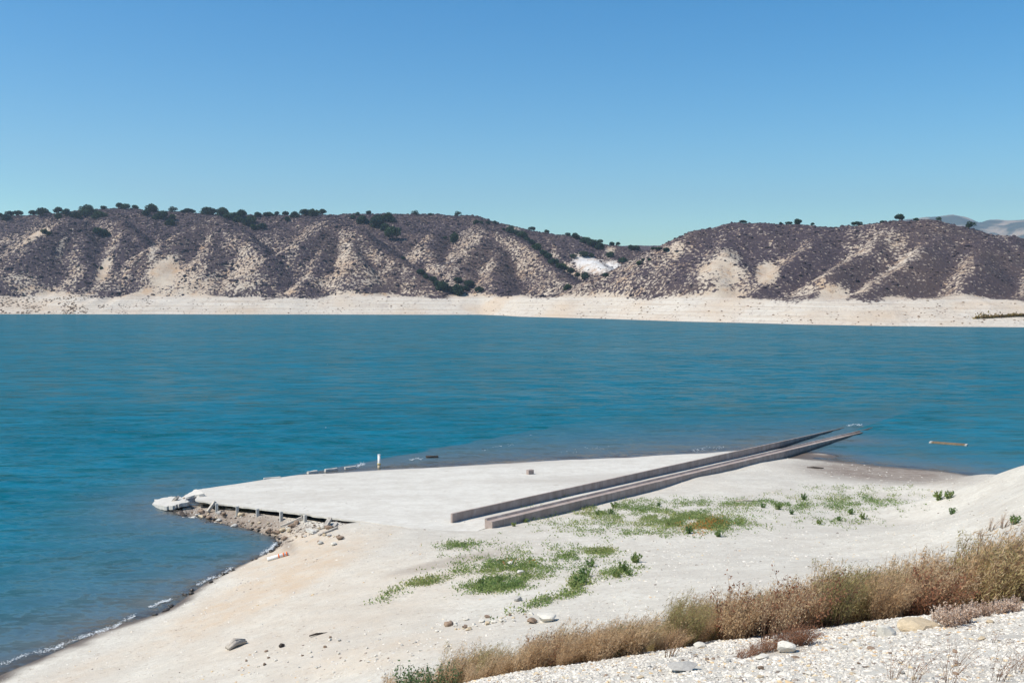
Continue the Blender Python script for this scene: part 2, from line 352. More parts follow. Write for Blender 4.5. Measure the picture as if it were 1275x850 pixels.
R([(1050, 280, 740), (1000, 310, 682), (960, 338, 645), (935, 364, 617)]); R([(1200, 279, 715), (1130, 325, 625), (1060, 366, 578)]); R([(1120, 276, 725), (1085, 305, 670), (1030, 342, 610), (1010, 366, 590)])
R([(1240, 290, 705), (1215, 330, 610), (1190, 368, 562)]); R([(1275, 301, 700), (1300, 340, 620), (1290, 368, 555)]); R([(760, 306, 1500), (860, 305, 1500), (1000, 300, 1550)], .3, 30)
hx = axis(-1100, -520, 470, 1100, 3.2, 1.06); hy = axis(470, 500, 1140, 1700, 3.2, 1.05)
HX, HYv, Hq = grid(hx, hy)
def dist_poly(x, y, P):
    best = np.full(len(x), -1e9); return best
wx = HX + fbm(HX * .012, HYv * .012, 3, 81) * 9; wy = HYv + fbm(HX * .012, HYv * .012, 3, 85) * 9
acc = np.full(len(HX), 14.0)
def smax(a, b, k):
    h = np.clip(.5 + .5 * (a - b) / k, 0, 1); return b * (1 - h) + a * h + k * h * (1 - h)
for P, s, r in ridges:
    best = np.full(len(HX), -1e3)
    for (x0, y0, z0), (x1, y1, z1) in zip(P[:-1], P[1:]):
        dx, dy = x1 - x0, y1 - y0; L2 = dx * dx + dy * dy
        tt = np.clip(((wx - x0) * dx + (wy - y0) * dy) / L2, 0, 1)
        d = np.hypot(wx - x0 - tt * dx, wy - y0 - tt * dy)
        best = np.maximum(best, z0 + tt * (z1 - z0) - s * (np.sqrt(d * d + r * r) - r))
    acc = smax(acc, best, 3.0)
hpx = CX + F * HX / HYv
tsh = HYv - shore_Y(hpx) + fbm(HX * .02, HYv * .02, 3, 91) * 5
env = np.where(tsh < 42, tsh * 15 / 42, 15 + (tsh - 42) * .78)
gul = ridged(HX * .045 + fbm(HX * .02, HYv * .02, 2, 95) * .6, HYv * .012, 3, 97)
env = env - (1 - gul) * 9 * smooth(44, 75, tsh)
acc = acc - (1 - ridged(HX * .03 + .3 * fbm(HX * .03, HYv * .03, 2, 55), HYv * .014, 3, 99)) * 5.0 * smooth(16, 40, acc) * smooth(1130, 1080, HYv)
HZ = -smax(-acc, -env, 3.0)
HZ = HZ + fbm(HX * .06, HYv * .06, 4, 101) * 1.6 * smooth(10, 22, HZ) + fbm(HX * .01, HZ * .5, 3, 103) * .5 * smooth(0, 4, HZ) * smooth(20, 12, HZ) + (ridged(HX * .06, HYv * .03, 4, 107) - .6) * np.where(hpx < 200, 5.5, 2.6) * smooth(.5, 7, HZ) * smooth(26, 16, HZ)
HZ = np.maximum(HZ, -6)
Hgrid = HZ.reshape(len(hy), len(hx))
gyv, gxv = np.gradient(Hgrid, hy, hx)
hpy = HY + F * (CAMZ - HZ) / HYv
def hz(x, y):
    x, y = np.asarray(x, float), np.asarray(y, float)
    i = np.clip(np.searchsorted(hx, x) - 1, 0, len(hx) - 2); j = np.clip(np.searchsorted(hy, y) - 1, 0, len(hy) - 2)
    u = (x - hx[i]) / (hx[i + 1] - hx[i]); v = (y - hy[j]) / (hy[j + 1] - hy[j])
    return (Hgrid[j, i] * (1 - u) + Hgrid[j, i + 1] * u) * (1 - v) + (Hgrid[j + 1, i] * (1 - u) + Hgrid[j + 1, i + 1] * u) * v
def onhill(px, py):
    Ys = np.linspace(520, 1690, 2400); Xs = (px - CX) / F * Ys; zz = hz(Xs, Ys); zr = CAMZ - (py - HY) / F * Ys
    below = (zr <= zz) & (zz > 1)
    if below.any(): k = int(np.argmax(below))
    else:
        ang = (zz - CAMZ) / Ys; k = int(np.argmax(ang))
    return float(Xs[k]), float(Ys[k]), float(zz[k])
# bare ground: on sun-baked spurs, rubbed patches and the drowned band below the old waterline
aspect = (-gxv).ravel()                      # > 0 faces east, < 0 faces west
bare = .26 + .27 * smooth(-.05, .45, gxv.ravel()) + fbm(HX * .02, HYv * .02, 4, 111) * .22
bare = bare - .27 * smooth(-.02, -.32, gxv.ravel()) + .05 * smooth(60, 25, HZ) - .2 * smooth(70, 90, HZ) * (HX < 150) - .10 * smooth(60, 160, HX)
patch = np.zeros(len(HX))
for e in [(205, 340, 26, 30, .9, .95), (225, 352, 70, 26, 0, .75), (290, 348, 50, 18, 0, .66), (150, 352, 40, 16, 0, .55), (420, 352, 70, 12, 0, .5), (20, 350, 40, 14, 0, .45), (48, 292, 28, 5, -.5, .9), (76, 310, 5, 25, .3, .75), (130, 335, 9, 25, .4, .8), (60, 362, 70, 9, 0, .6), (445, 330, 14, 20, .2, .7), (470, 345, 40, 14, .5, .45),
          (535, 318, 14, 12, .5, .4), (895, 345, 42, 26, 0, 1), (905, 322, 22, 16, .3, .7), (955, 340, 20, 18, -.9, .85), (1040, 362, 30, 12, 0, .9), (1115, 300, 22, 20, .6, .4), (1170, 285, 22, 14, .2, .35), (840, 315, 14, 20, .7, .7), (640, 284, 16, 6, .4, .5),
          (760, 312, 8, 8, 0, .8), (1080, 285, 50, 9, 0, .2), (190, 315, 8, 20, .4, .8)]:
    patch = np.maximum(patch, ell(hpx, hpy, *e[:5]) * e[5] * 1.0)
patch = np.clip(patch * (.82 + .75 * fbm(HX * .05, HYv * .03, 4, 117)), 0, 1)
white = np.maximum(ell(hpx, hpy, 735, 329, 30, 12, .35), ell(hpx, hpy, 765, 333, 20, 10, .3) * .8) * (HYv > 820)
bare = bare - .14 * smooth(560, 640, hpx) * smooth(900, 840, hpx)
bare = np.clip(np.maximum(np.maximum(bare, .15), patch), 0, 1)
toe = 14.8 + fbm(HX * .035, HYv * .02, 4, 121) * 6.5 + 5 * patch
toe_m = smooth(1.5, -1.5, HZ - toe)
bare = np.maximum(bare, toe_m); bare = np.maximum(bare, white)
ring = smooth(16, 12.5, HZ + fbm(HX * .03, HYv * .03, 3, 131) * 1.2)
t = NT('hillside', .95, .1); p = t.pos()
n1 = t.noise(p, .42, 5, .7); n2 = t.noise(p, .03, 4, .6)
soil = t.ramp(n2, [(.3, (.42, .32, .235)), (.5, (.47, .385, .30)), (.7, (.51, .44, .36))])
soil = t.mix(t.ramp(t.noise(p, .2, 5, .7), [(.45, 0), (.75, .5)]), soil, (.30, .215, .15))
strata = t.noise(t.pos((.012, .012, 1.3)), 1.0, 5, .65, .3)
rc = t.ramp(strata, [(.3, (.41, .335, .265)), (.48, (.52, .455, .38)), (.62, (.57, .52, .45)), (.75, (.47, .385, .30))])
rc = t.mix(t.ramp(t.noise(p, .25, 6, .75), [(.52, 0), (.66, .65)]), rc, (.33, .27, .225))
rc = t.mix(t.ramp(t.noise(p, .02, 3, .5), [(.5, 0), (.68, .6)]), rc, (.50, .38, .27))
soil = t.mix(t.attr('ring'), soil, rc)
soil = t.mix(t.attr('white'), soil, t.ramp(n1, [(.35, (.45, .43, .40)), (.6, (.66, .64, .62))]))
scr = t.ramp(n1, [(.3, (.04, .03, .038)), (.55, (.07, .052, .058)), (.8, (.115, .088, .088))])
scr = t.mix(t.ramp(t.noise(p, .011, 4, .6), [(.45, 0), (.65, .6)]), scr, (.095, .066, .055))
soil = t.mix(t.math('MULTIPLY', t.ramp(t.noise(t.pos((1, 1, .25)), .09, 5, .7), [(.5, 0), (.66, .7)]), t.math('SUBTRACT', 1.0, t.attr('ring'))), soil, (.40, .25, .14))
dens = t.math('ADD', t.attr('bare'), t.math('MULTIPLY', t.math('SUBTRACT', n1, .5), 3.0))
t.color(t.mix(t.ramp(dens, [(.42, 0), (.58, 1)]), scr, soil))
t.normal(t.bump(n1, .7, 1.2))
h = obj('hills', mesh('hills', np.stack([HX, HYv, HZ], 1), Hq, True, dict(bare=bare, ring=ring, white=white)), t.m); h['kind'] = 'structure'

# low dry scrub over the hills, far too much to count
def blob(seg=6):
    v = [(math.cos(q) * r, math.sin(q) * r, z) for z, r in ((-.15, .85), (.35, 1.0), (.8, .55)) for q in np.linspace(0, 2 * math.pi, seg, endpoint=False)] + [(0, 0, 1.0)]
    f = []
    for k in range(2):
        for i in range(seg):
            a, b = k * seg + i, k * seg + (i + 1) % seg; f += [(a, b, b + seg), (a, b + seg, a + seg)]
    f += [(2 * seg + i, 2 * seg + (i + 1) % seg, 3 * seg) for i in range(seg)]
    return np.array(v), np.array(f)
def scatter_blobs(P, S, flat, jitter, bv, bf):
    n, k = len(P), len(bv); th = rng.uniform(0, 6.28, n); c, s = np.cos(th)[:, None], np.sin(th)[:, None]
    V = bv[None] * (1 + rng.normal(0, jitter, (n, k, 1)))
    st = rng.uniform(.7, 1.3, (n, 1))
    x, y, z = V[..., 0] * st, V[..., 1] / st, V[..., 2]
    Vw = np.stack([(x * c - y * s) * S[:, None], (x * s + y * c) * S[:, None], z * (S * flat)[:, None]], -1) + P[:, None]
    Ff = bf[None] + (np.arange(n) * k)[:, None, None]
    return Vw.reshape(-1, 3), Ff.reshape(-1, 3)
NS = 130000
u = rng.random(NS); Ys_ = 540 + 640 * np.sqrt(u); Xs_ = rng.uniform(-.6, .6, NS) * Ys_
gi = np.clip(np.searchsorted(hx, Xs_), 0, len(hx) - 1); gj = np.clip(np.searchsorted(hy, Ys_), 0, len(hy) - 1)
bg_ = bare.reshape(Hgrid.shape)[gj, gi]; zz = hz(Xs_, Ys_)
keep = (zz > 13) & (rng.random(NS) > np.clip(bg_ * 1.1, .0, .985)) & (shore_Y(CX + F * Xs_ / Ys_) + 30 < Ys_)
P_ = np.stack([Xs_, Ys_, zz - .1], 1)[keep]; P_ = P_[:48000]
S_ = np.clip(rng.lognormal(-.18, .42, len(P_)), .35, 2.4) * np.where(P_[:, 0] > 90, .8, 1)
bv, bf = blob(5)
V_, F_ = scatter_blobs(P_, S_, rng.uniform(.5, .9, len(P_)), .12, bv, bf)
sc_o = obj('hill_scrub', mesh('hill_scrub', V_, F_, False, dict(tone=np.repeat(np.clip(rng.normal(.5, .2, len(P_)), 0, 1), len(bv)))), M['scrub_leaf'])
sc_o['kind'] = 'stuff'; sc_o['label'] = 'low dry mauve scrub covering the hills'; sc_o['category'] = 'scrub'

# dark boulders and clods on the far shore band, too small and many to count
nr = 2600; rpx = np.where(rng.random(nr) < .55, rng.uniform(-60, 190, nr), rng.uniform(190, 1330, nr)); rY = shore_Y(rpx) + 42 * rng.random(nr) ** 1.3
rx_ = (rpx - CX) / F * rY; rz_ = hz(rx_, rY); kk = (rz_ > .3) & (vnoise(rpx * .06, rY * .1, 12) > .42)
P_ = np.stack([rx_, rY, rz_ - .1], 1)[kk]
V_, F_ = scatter_blobs(P_, rng.uniform(.25, 1.0, len(P_)) ** 1.5 * np.where(P_[:, 0] < -330, 1.15, .75), rng.uniform(.5, .9, len(P_)), .18, bv, bf)
o = obj('far_shore_rocks', mesh('far_shore_rocks', V_, F_, False), M['brown_stone']); o['kind'] = 'stuff'; o['label'] = 'small dark rocks strewn over the far white shore band'; o['category'] = 'rocks'

# distant mountains
mx_ = np.linspace(200, 8000, 300); my_ = np.linspace(5200, 9000, 90)
MX, MY, Mq = grid(mx_, my_)
mp = CX + F * MX / MY
crest = np.interp(mp, [700, 800, 840, 856, 870, 900, 1000, 1100, 1150, 1185, 1205, 1220, 1232, 1255, 1280, 1330, 1500], [320, 315, 302, 298, 297, 300, 290, 276, 270, 267, 270, 276, 273, 274, 272, 266, 270])
Hc = (HY - crest) / F * 7000 + 18
MZ = Hc * (1 - np.abs(MY - 7000) / 2100) + (ridged(MX * .0016, MY * .0011, 5, 141) - .62) * 210 * smooth(0, 400, np.abs(MY - 7000) + 80)
t = NT('mountain', .95, .1); p = t.pos()
c = t.ramp(t.noise(p, .004, 5, .6), [(.48, (.05, .065, .05)), (.6, (.34, .27, .20))]); t.color(c)
o = obj('mountains', mesh('mountains', np.stack([MX, MY, np.maximum(MZ, -5)], 1), Mq, True), t.m); o['kind'] = 'structure'

# ------------------------------------------------------------------ the lake
wxs = axis(-3000, -60, 75, 3000, .55, 1.10); wys = axis(-40, 40, 150, 1300, .55, 1.05)
WX, WY, Wq = grid(wxs, wys)
wd = -surf(WX, WY); inner = (np.abs(WX) < 120) & (WY < 165)
deep = np.clip(np.where(inner, wd, 4.0), -.5, 6)
far = np.clip((shore_Y(CX + F * WX / np.maximum(WY, 1)) - WY) * .12, 0, 6)
deep = np.where(WY > 300, np.minimum(deep, np.maximum(far, .0)), deep)
def wave(x, y):
    w = 0
    for lam, ang, amp, s in [(5.2, -1.35, .050, 1), (3.1, -1.15, .035, 2), (4.1, -1.6, .035, 3), (2.2, -1.25, .02, 4), (2.7, -1.75, .018, 5)]:
        ph = fbm(x * .05, y * .05, 2, 160 + s) * 5
        w = w + amp * (.4 + 1.2 * vnoise(x * .06, y * .06, 170 + s)) * np.sin((x * math.cos(ang) + y * math.sin(ang)) * 2 * math.pi / lam + ph)
    return w
shel = smooth(0, 12, ax(WX, WY)[1] + 42)                                 # calm in the lee of the ramp walls
amp = smooth(.0, 1.2, deep) * smooth(170, 120, WY) * (1 - .8 * shel) * smooth(130, 80, np.abs(WX))
WZ = wave(WX, WY) * amp
t = NT('water', .07, .28)
t.b.inputs['IOR'].default_value = 1.33
p = t.pos((1, 1, 1)); ps = t.pos((.55, 1.5, 1), rot=(0, 0, -.15))
calm = t.attr('calm')
w3 = t.noise(t.pos((.35, 1.1, 1), rot=(0, 0, -.1)), .06, 4, .55)
def ncol(vec, scale, det):
    x = t.n('ShaderNodeTexNoise'); t.l(vec, x.inputs['Vector']); x.inputs['Scale'].default_value = scale; x.inputs['Detail'].default_value = det; x.inputs['Roughness'].default_value = .6
    v = t.n('ShaderNodeVectorMath'); v.operation = 'SUBTRACT'; t.l(x.outputs['Color'], v.inputs[0]); v.inputs[1].default_value = (.5, .5, .5); return v.outputs[0]
def vscale(v, k):
    x = t.n('ShaderNodeVectorMath'); x.operation = 'MULTIPLY'; t.l(v, x.inputs[0]); x.inputs[1].default_value = k; return x.outputs[0]
def vadd(a_, b_):
    x = t.n('ShaderNodeVectorMath'); x.operation = 'ADD'; t.put(a_, x.inputs[0]); t.put(b_, x.inputs[1]); return x.outputs[0]
slo = vadd(vadd(vscale(ncol(t.pos((.45, 1.4, 1), rot=(0, 0, -.15)), .35, 3), (.6, 1.2, 0)), vscale(ncol(t.pos((.8, 1.6, 1), rot=(0, 0, .1)), 1.6, 4), (.7, 1.25, 0))), vscale(ncol(t.pos((.3, 1.2, 1), rot=(0, 0, -.1)), .045, 3), (.15, .36, 0)))
sm = t.n('ShaderNodeVectorMath'); sm.operation = 'SCALE'; t.l(slo, sm.inputs[0]); t.l(t.math('SUBTRACT', 1.0, t.math('MULTIPLY', calm, .6)), sm.inputs['Scale'])
gN = t.n('ShaderNodeNewGeometry')
nn_ = t.n('ShaderNodeVectorMath'); nn_.operation = 'NORMALIZE'; t.l(vadd(sm.outputs[0], gN.outputs['Normal']), nn_.inputs[0])
class _B: outputs = [nn_.outputs[0]]
bn = _B
t.normal(bn.outputs[0])
body = t.ramp(w3, [(.35, (.003, .112, .160)), (.65, (.006, .134, .195))])
chop = t.noise(t.pos((.28, 1.25, 1), rot=(0, 0, -.12)), .42, 5, .65, .4)
body = t.mix(t.ramp(chop, [(.36, .75), (.52, 0)]), body, (.004, .068, .070))       # ripple shading painted as colour: dark green troughs, paler crests next
body = t.mix(t.ramp(chop, [(.54, 0), (.70, .35)]), body, (.012, .14, .20))
mid = t.noise(t.pos((.45, 1.3, 1), rot=(0, 0, -.1)), .2, 5, .72, .4)  # broader noise: light and dark of the distant chop, painted into the colour
body = t.mix(t.ramp(mid, [(.38, .6), (.52, 0)]), body, (.003, .080, .100))
body = t.mix(t.ramp(mid, [(.52, 0), (.66, .4)]), body, (.010, .15, .225))
dep = t.attr('depth')
shal = t.ramp(dep, [(0, (.12, .11, .10)), (.04, (.085, .115, .13)), (.15, (.05, .115, .145)), (.35, (.02, .11, .14))])
body = t.mix(t.ramp(dep, [(.0, 1), (.18, .75), (.45, 0)]), body, shal)
t.color(body)
t.b.inputs['Roughness'].default_value = .12
tr = t.n('ShaderNodeBsdfTransparent'); tr.inputs[0].default_value = (.80, .88, .92, 1)
gl = t.n('ShaderNodeBsdfGlossy'); gl.inputs['Roughness'].default_value = .1; t.l(bn.outputs[0], gl.inputs['Normal'])
fr = t.n('ShaderNodeFresnel'); fr.inputs[0].default_value = 1.33; t.l(bn.outputs[0], fr.inputs['Normal'])
m1 = t.n('ShaderNodeMixShader'); t.l(fr.outputs[0], m1.inputs[0]); t.l(tr.outputs[0], m1.inputs[1]); t.l(gl.outputs[0], m1.inputs[2])
df = t.n('ShaderNodeBsdfDiffuse'); t.l(body, df.inputs[0]); t.l(bn.outputs[0], df.inputs['Normal'])
m3 = t.n('ShaderNodeMixShader')                                     # wind ripples face the sky: the averaged reflectance levels off near the horizon
t.l(t.math('MINIMUM', fr.outputs[0], .19), m3.inputs[0]); t.l(df.outputs[0], m3.inputs[1]); t.l(gl.outputs[0], m3.inputs[2])
m2 = t.n('ShaderNodeMixShader'); t.l(t.ramp(dep, [(0, .3), (.01, .55), (.025, .9), (.05, 1)]), m2.inputs[0]); t.l(m1.outputs[0], m2.inputs[1]); t.l(m3.outputs[0], m2.inputs[2])
t.l(m2.outputs[0], t.out.inputs[0])
w = obj('lake_water', mesh('lake_water', np.stack([WX, WY, WZ], 1), Wq, True, dict(depth=np.clip(deep / 6, 0, 1), calm=np.where(inner, shel, .0))), t.m); w['kind'] = 'structure'

# ------------------------------------------------------------------ oaks on the hills
def tube(path, radii, sides=5):
    V, Fc = [], []
    path = [Vector(q) for q in path]
    for i, q in enumerate(path):
        d = (path[min(i + 1, len(path) - 1)] - path[max(i - 1, 0)]).normalized()
        u = d.orthogonal().normalized(); v = d.cross(u)
        for k in range(sides):
            a = 2 * math.pi * k / sides; V.append(q + (u * math.cos(a) + v * math.sin(a)) * radii[i])
    for i in range(len(path) - 1):
        for k in range(sides):
            a, b = i * sides + k, i * sides + (k + 1) % sides; Fc.append((a, b, b + sides, a + sides))
    e = (len(path) - 1) * sides
    Fc.append(tuple(range(sides))[::-1]); Fc.append(tuple(range(e, e + sides)))
    return [tuple(q) for q in V], Fc
def join(parts):
    V, Fc = [], []
    for v, f in parts:
        o = len(V); V += v; Fc += [tuple(i + o for i in q) for q in f]
    return V, Fc
def quads_at(P, size, up=.0, r=rng, lean=0.0, wid=1.0):
    """leaf quads at points P, facing any way"""
    n = len(P); a = r.normal(size=(n, 3)); a /= np.linalg.norm(a, axis=1)[:, None]
    b = r.normal(size=(n, 3)); b[:, 2] += up; b[:, 0] += lean; b -= a * (a * b).sum(1)[:, None]; b /= np.linalg.norm(b, axis=1)[:, None]
    c = np.cross(a, b) * .5 * wid; sz = size * r.uniform(.6, 1.3, (n, 1))
    V = np.stack([P - b * sz * .5, P + c * sz * .6, P + b * sz * .7, P - c * sz * .6], 1).reshape(-1, 3)
    return V, np.arange(4 * n).reshape(n, 4)
def oak(kind):
    """crown of clumped leaves about 1 wide, 0.75 high on a short forked trunk"""
    r = np.random.default_rng(300 + kind); nl = 5 + kind % 4
    pts, tone = [], []
    limbs = []
    for k in range(nl):
        a = k / nl * 6.28 + r.uniform(-.4, .4); d = r.uniform(.12, .30); c = np.array([math.cos(a) * d, math.sin(a) * d, r.uniform(.15, .40)])
        if k == 0: c = np.array([0, 0, .42])
        rad = r.uniform(.17, .26); limbs.append(c)
        m = 260 if kind != 4 else 110
        q = r.normal(size=(m, 3)); q /= np.linalg.norm(q, axis=1)[:, None]; q *= (r.uniform(.55, 1.05, (m, 1))) * rad; q[:, 2] *= .8
        pts.append(q + c); tone.append(np.clip(.45 + (q[:, 2] / rad) * .25 + r.normal(0, .18, m) + r.uniform(-.12, .12), 0, 1))
    Pq = np.concatenate(pts); Pq[:, 2] = np.maximum(Pq[:, 2], .0)
    V, Fq_ = quads_at(Pq, .085, r=r)
    crown = mesh('crown', V, Fq_, False, dict(tone=np.repeat(np.concatenate(tone), 4)))
    parts = [tube([(0, 0, -.08), (.01, 0, .1), (0, .01, .3)], [.04, .032, .022])]
    for c in limbs: parts.append(tube([(0, 0, .12), tuple(c * .6 + [0, 0, .05]), tuple(c)], [.022, .014, .006], 4))
    tv, tf = join(parts)
    return crown, mesh('trunk', tv, tf)
OAK = [oak(k) for k in range(6)]
for cr, tk in OAK: cr.materials.append(M['oak_leaf']); tk.materials.append(M['bark'])
def trees(label, group, lst, airy=()):
    for k, e in enumerate(lst):
        px, py, w = e[:3]; hgt = e[3] if len(e) > 3 else w * .72
        x, y, z = onhill(px, py); s = w * y / F * 1.3
        kd = 4 if k in airy else random.choice([0, 1, 2, 3, 5])
        rt = obj('oak_tree', None, loc=(x, y, z - .06 * s), rz=random.uniform(0, 6.28), sc=(s, s, hgt / .72 * y / F * 1.3))
        tag(rt, label, 'tree', group)
        obj('crown', OAK[kd][0], None, rt); obj('trunk', OAK[kd][1], None, rt)
trees('dark rounded oak in the cluster along the tallest part of the long ridge crest', 'oaks along the long ridge crest',
      [(1, 270, 7), (7, 274, 11), (12, 268, 10), (23, 267, 10), (41, 265.5, 10), (53, 268.6, 14), (61, 266, 5), (73, 264.5, 11), (73, 272, 9), (83, 268, 12), (94, 272.5, 13), (109, 267, 21, 13), (123, 271.6, 21, 10), (129, 260.7, 9, 5), (148, 259.5, 11, 8), (156, 260.7, 10), (168, 260, 8), (188.6, 264, 15), (182, 268, 10), (194, 273, 10), (204, 272, 14), (214, 273.5, 10), (214, 262.6, 12, 7), (211, 280.5, 12),
       (233, 264, 18, 6), (259, 265.4, 20, 10), (278, 269, 16), (285, 273.5, 12), (301, 271, 14), (306, 280, 14), (312, 278, 14), (315, 286, 10), (327, 286, 12), (335, 269, 14, 6), (345, 268, 7), (321, 270, 9), (292, 271, 10), (296, 276, 11), (355, 268, 8), (357, 275, 8), (367, 270.6, 11), (380, 269, 13), (389, 269, 13), (402, 267.5, 11)], airy=(22,))
trees('dark green oak on the flat middle stretch of the long ridge', 'oaks on the middle of the ridge',
      [(439, 273, 8), (452, 278, 15), (445, 268, 6), (460, 266, 7), (470, 282, 19, 14), (484, 276, 15, 12), (489, 298, 18, 17), (480, 287, 13), (473, 276, 12), (518, 268, 9), (536, 268, 6, 3), (569, 269, 9), (566, 302, 11, 13), (554, 298, 5), (593, 279, 8), (599, 279, 6), (608, 279, 6), (616, 279, 6), (502, 323, 5)], airy=(9, 11))
trees('lone dark oak on the pale scrubby spur below the ridge crest', 'oaks dotting the pale spur',
      [(122, 291, 11), (131, 293.6, 11), (56, 290.5, 8), (61, 292, 6), (126, 335, 5)])
trees('oak in the grove at the foot of the gully just above the white shore band', 'oaks in the gully at the shore band',
      [(524, 342, 10), (530, 346, 8), (539, 352, 12), (551, 361, 16), (545, 356, 10), (569, 367, 16, 14), (560, 362, 9), (570, 352, 10), (584, 357, 12), (597, 364, 11), (580, 361, 8)])
trees('oak in the line of trees running down the spur towards the white outcrop', 'oaks in a line down the spur',
      [(627, 287, 5), (636, 290, 13), (643, 293, 9), (650, 297, 13), (656, 301, 9), (662, 304, 9), (669, 311, 12), (676, 317, 9), (683, 323, 12), (689, 330, 12), (695, 334, 10), (700, 337, 13), (711, 340, 9), (719, 344, 7), (729, 347, 12), (707, 361, 11)])
trees('small oak along the low end of the long ridge beside the saddle', 'oaks at the low end of the ridge',
      [(662, 286, 8), (680, 289, 7), (707, 294, 6), (716, 297, 10), (727, 302, 10), (731, 304, 12), (738, 307, 12), (746, 310, 12), (747, 303, 7), (762, 304, 7), (770, 305, 7), (785, 311, 9), (792, 312, 9), (813, 311, 8, 4), (821, 311, 9, 4), (830, 312, 9, 4)])
trees('shrubby oak around the white outcrop in the saddle', 'shrubby oaks at the white outcrop',
      [(714, 321.5, 8), (727, 320, 10), (736, 320, 7), (776, 327, 13, 7), (760, 320, 10), (797, 330, 8), (754, 345, 8), (800.6, 325, 5), (808, 325, 5)])
trees('small dark oak on the crest of the nearer rounded hill', 'oaks on the rounded hill crest',
      [(925, 272.5, 9, 4), (972, 275, 4), (993, 279, 9, 7), (982, 278, 8, 4), (1012, 277, 5), (1067, 278, 12, 6), (1098, 275, 6, 3), (1120, 273, 11, 8), (1141, 272, 8, 4), (1169, 273, 7), (1207, 279, 12, 9)], airy=(9, 10))

# ------------------------------------------------------------------ ramp walls
def prism(profile, a0, a1, zf, nseg=40, jit=.0):
    """profile in (across, up) swept along the ramp, resting on the slab"""
    aa = np.linspace(a0, a1, nseg); k = len(profile); V = []
    for a in aa:
        for c, u in profile:
            x, y = xa(a, c + .013 * (a - 53)); V.append((x, y, zf(a, c) + u + random.uniform(-jit, jit)))
    Fc = [(i * k + j, i * k + (j + 1) % k, (i + 1) * k + (j + 1) % k, (i + 1) * k + j) for i in range(nseg - 1) for j in range(k)]
    Fc.append(tuple(range(k))[::-1]); Fc.append(tuple(range((nseg - 1) * k, nseg * k)))
    return V, Fc
wz = lambda a, c: slab_z(a, -42) 
CL, CR = -45.1, -42.14
v, f = prism([(CL, -.6), (CL + .16, -.6), (CL + .16, .62), (CL, .62)], RA0 + 3.0, 139, lambda a, c: slab_z(a, CL) + .0028 * (a - 53), jit=.004)
o = obj('ramp_wall', mesh('ramp_wall', v, f, False), M['wall_concrete']); tag(o, 'thin tall concrete wall, the outer of the pair running down into the lake', 'wall')
v, f = prism([(CR, -.6), (CR + .64, -.6), (CR + .64, .35), (CR + .20, .36), (CR + .10, .50), (CR, .50)], RA0 + 3.1, 141, lambda a, c: slab_z(a, -41.6) + .0030 * (a - 53), jit=.004)
o = obj('ramp_wall', mesh('ramp_wall', v, f, False), M['wall_concrete']); tag(o, 'stepped low concrete wall with a ledge, next to the green weeds', 'wall')

# ------------------------------------------------------------------ boxes, beams and stones
def boxv(sx, sy, sz, z0=0, jit=.0, cuts=1):
    import bmesh
    bm = bmesh.new(); bmesh.ops.create_cube(bm, size=1)
    bmesh.ops.subdivide_edges(bm, edges=bm.edges[:], cuts=cuts, use_grid_fill=True)
    for q in bm.verts:
        q.co = Vector((q.co.x * sx, q.co.y * sy, q.co.z * sz + sz / 2 + z0)) + Vector([random.uniform(-jit, jit) for _ in range(3)])
    bmesh.ops.bevel(bm, geom=[e for e in bm.edges if e.calc_face_angle(0) > .8], offset=min(sx, sy, sz) * .06, segments=1, affect='EDGES')
    m = bpy.data.meshes.new('block'); bm.to_mesh(m); bm.free(); return m
def stone_mesh(seed, sub=2, flat=.65, sharp=.18):
    import bmesh
    bm = bmesh.new(); bmesh.ops.create_icosphere(bm, subdivisions=sub, radius=1)
    r = np.random.default_rng(seed); ns = [(r.normal(size=3), r.uniform(.45, .85)) for _ in range(14)]
    for q in bm.verts:
        d = np.array(q.co); 
        for nn, h in ns:
            u = nn / np.linalg.norm(nn); e = d @ u - h
            if e > 0: d = d - u * e * .97
        d = d * (1 + sharp * .35 * math.sin(d[0] * 5 + seed) * math.sin(d[1] * 4.3 + seed * 2))
        d[2] *= flat; q.co = d
    m = bpy.data.meshes.new('stone'); bm.to_mesh(m); bm.free()
    m.polygons.foreach_set('use_smooth', np.full(len(m.polygons), False)); return m
STONES = [stone_mesh(s, 3, random.uniform(.5, .8)) for s in range(12)]
STV = {}
def stone(loc, size, mat, name='stone', rz=None, sink=.25, sc=(1, 1, 1), k=None):
    k = random.randrange(12) if k is None else k
    key = (k, mat)
    if key not in STV:
        mm = STONES[k].copy(); mm.materials.append(M[mat]); STV[key] = mm
    o = obj(name, STV[key], None, None, (loc[0], loc[1], loc[2] + size * .5 * (.65 - 2 * sink * .65)), random.uniform(0, 6.28) if rz is None else rz, tuple(size * .5 * q for q in sc))
    return o

# small concrete block, marker post, wheel stops along the ramp edge
x, y, z = onground(660, 590)
b = boxv(.62, .42, .48, -.05, .015); bo = obj('concrete_block', b, M['wall_concrete'], None, (x, y, z), .64)
tag(bo, 'squat grey concrete block alone on the pale ramp surface', 'concrete block')
x, y, z = PX(472, 583, -.05)
pr = obj('marker_post', None, loc=(x, y, -.3)); tag(pr, 'short white upright post with yellow band in the shallow water', 'post')
def cyl(r, z0, z1, seg=14, r2=None):
    return tube([(0, 0, z0), (0, 0, z0 + (z1 - z0) * .5), (0, 0, z1)], [r, ((r2 or r) + r) / 2, r2 or r], seg)
obj('shaft', mesh('shaft', *cyl(.145, 0, 1.62)), M['white_paint'], pr)
obj('band', mesh('band', *cyl(.19, .66, .78)), M['yellow_paint'], pr)
obj('base_sleeve', mesh('base_sleeve', *cyl(.155, .0, .66)), M['tan_stone'], pr)
obj('cap', mesh('cap', *cyl(.16, 1.60, 1.68)), M['white_paint'], pr)
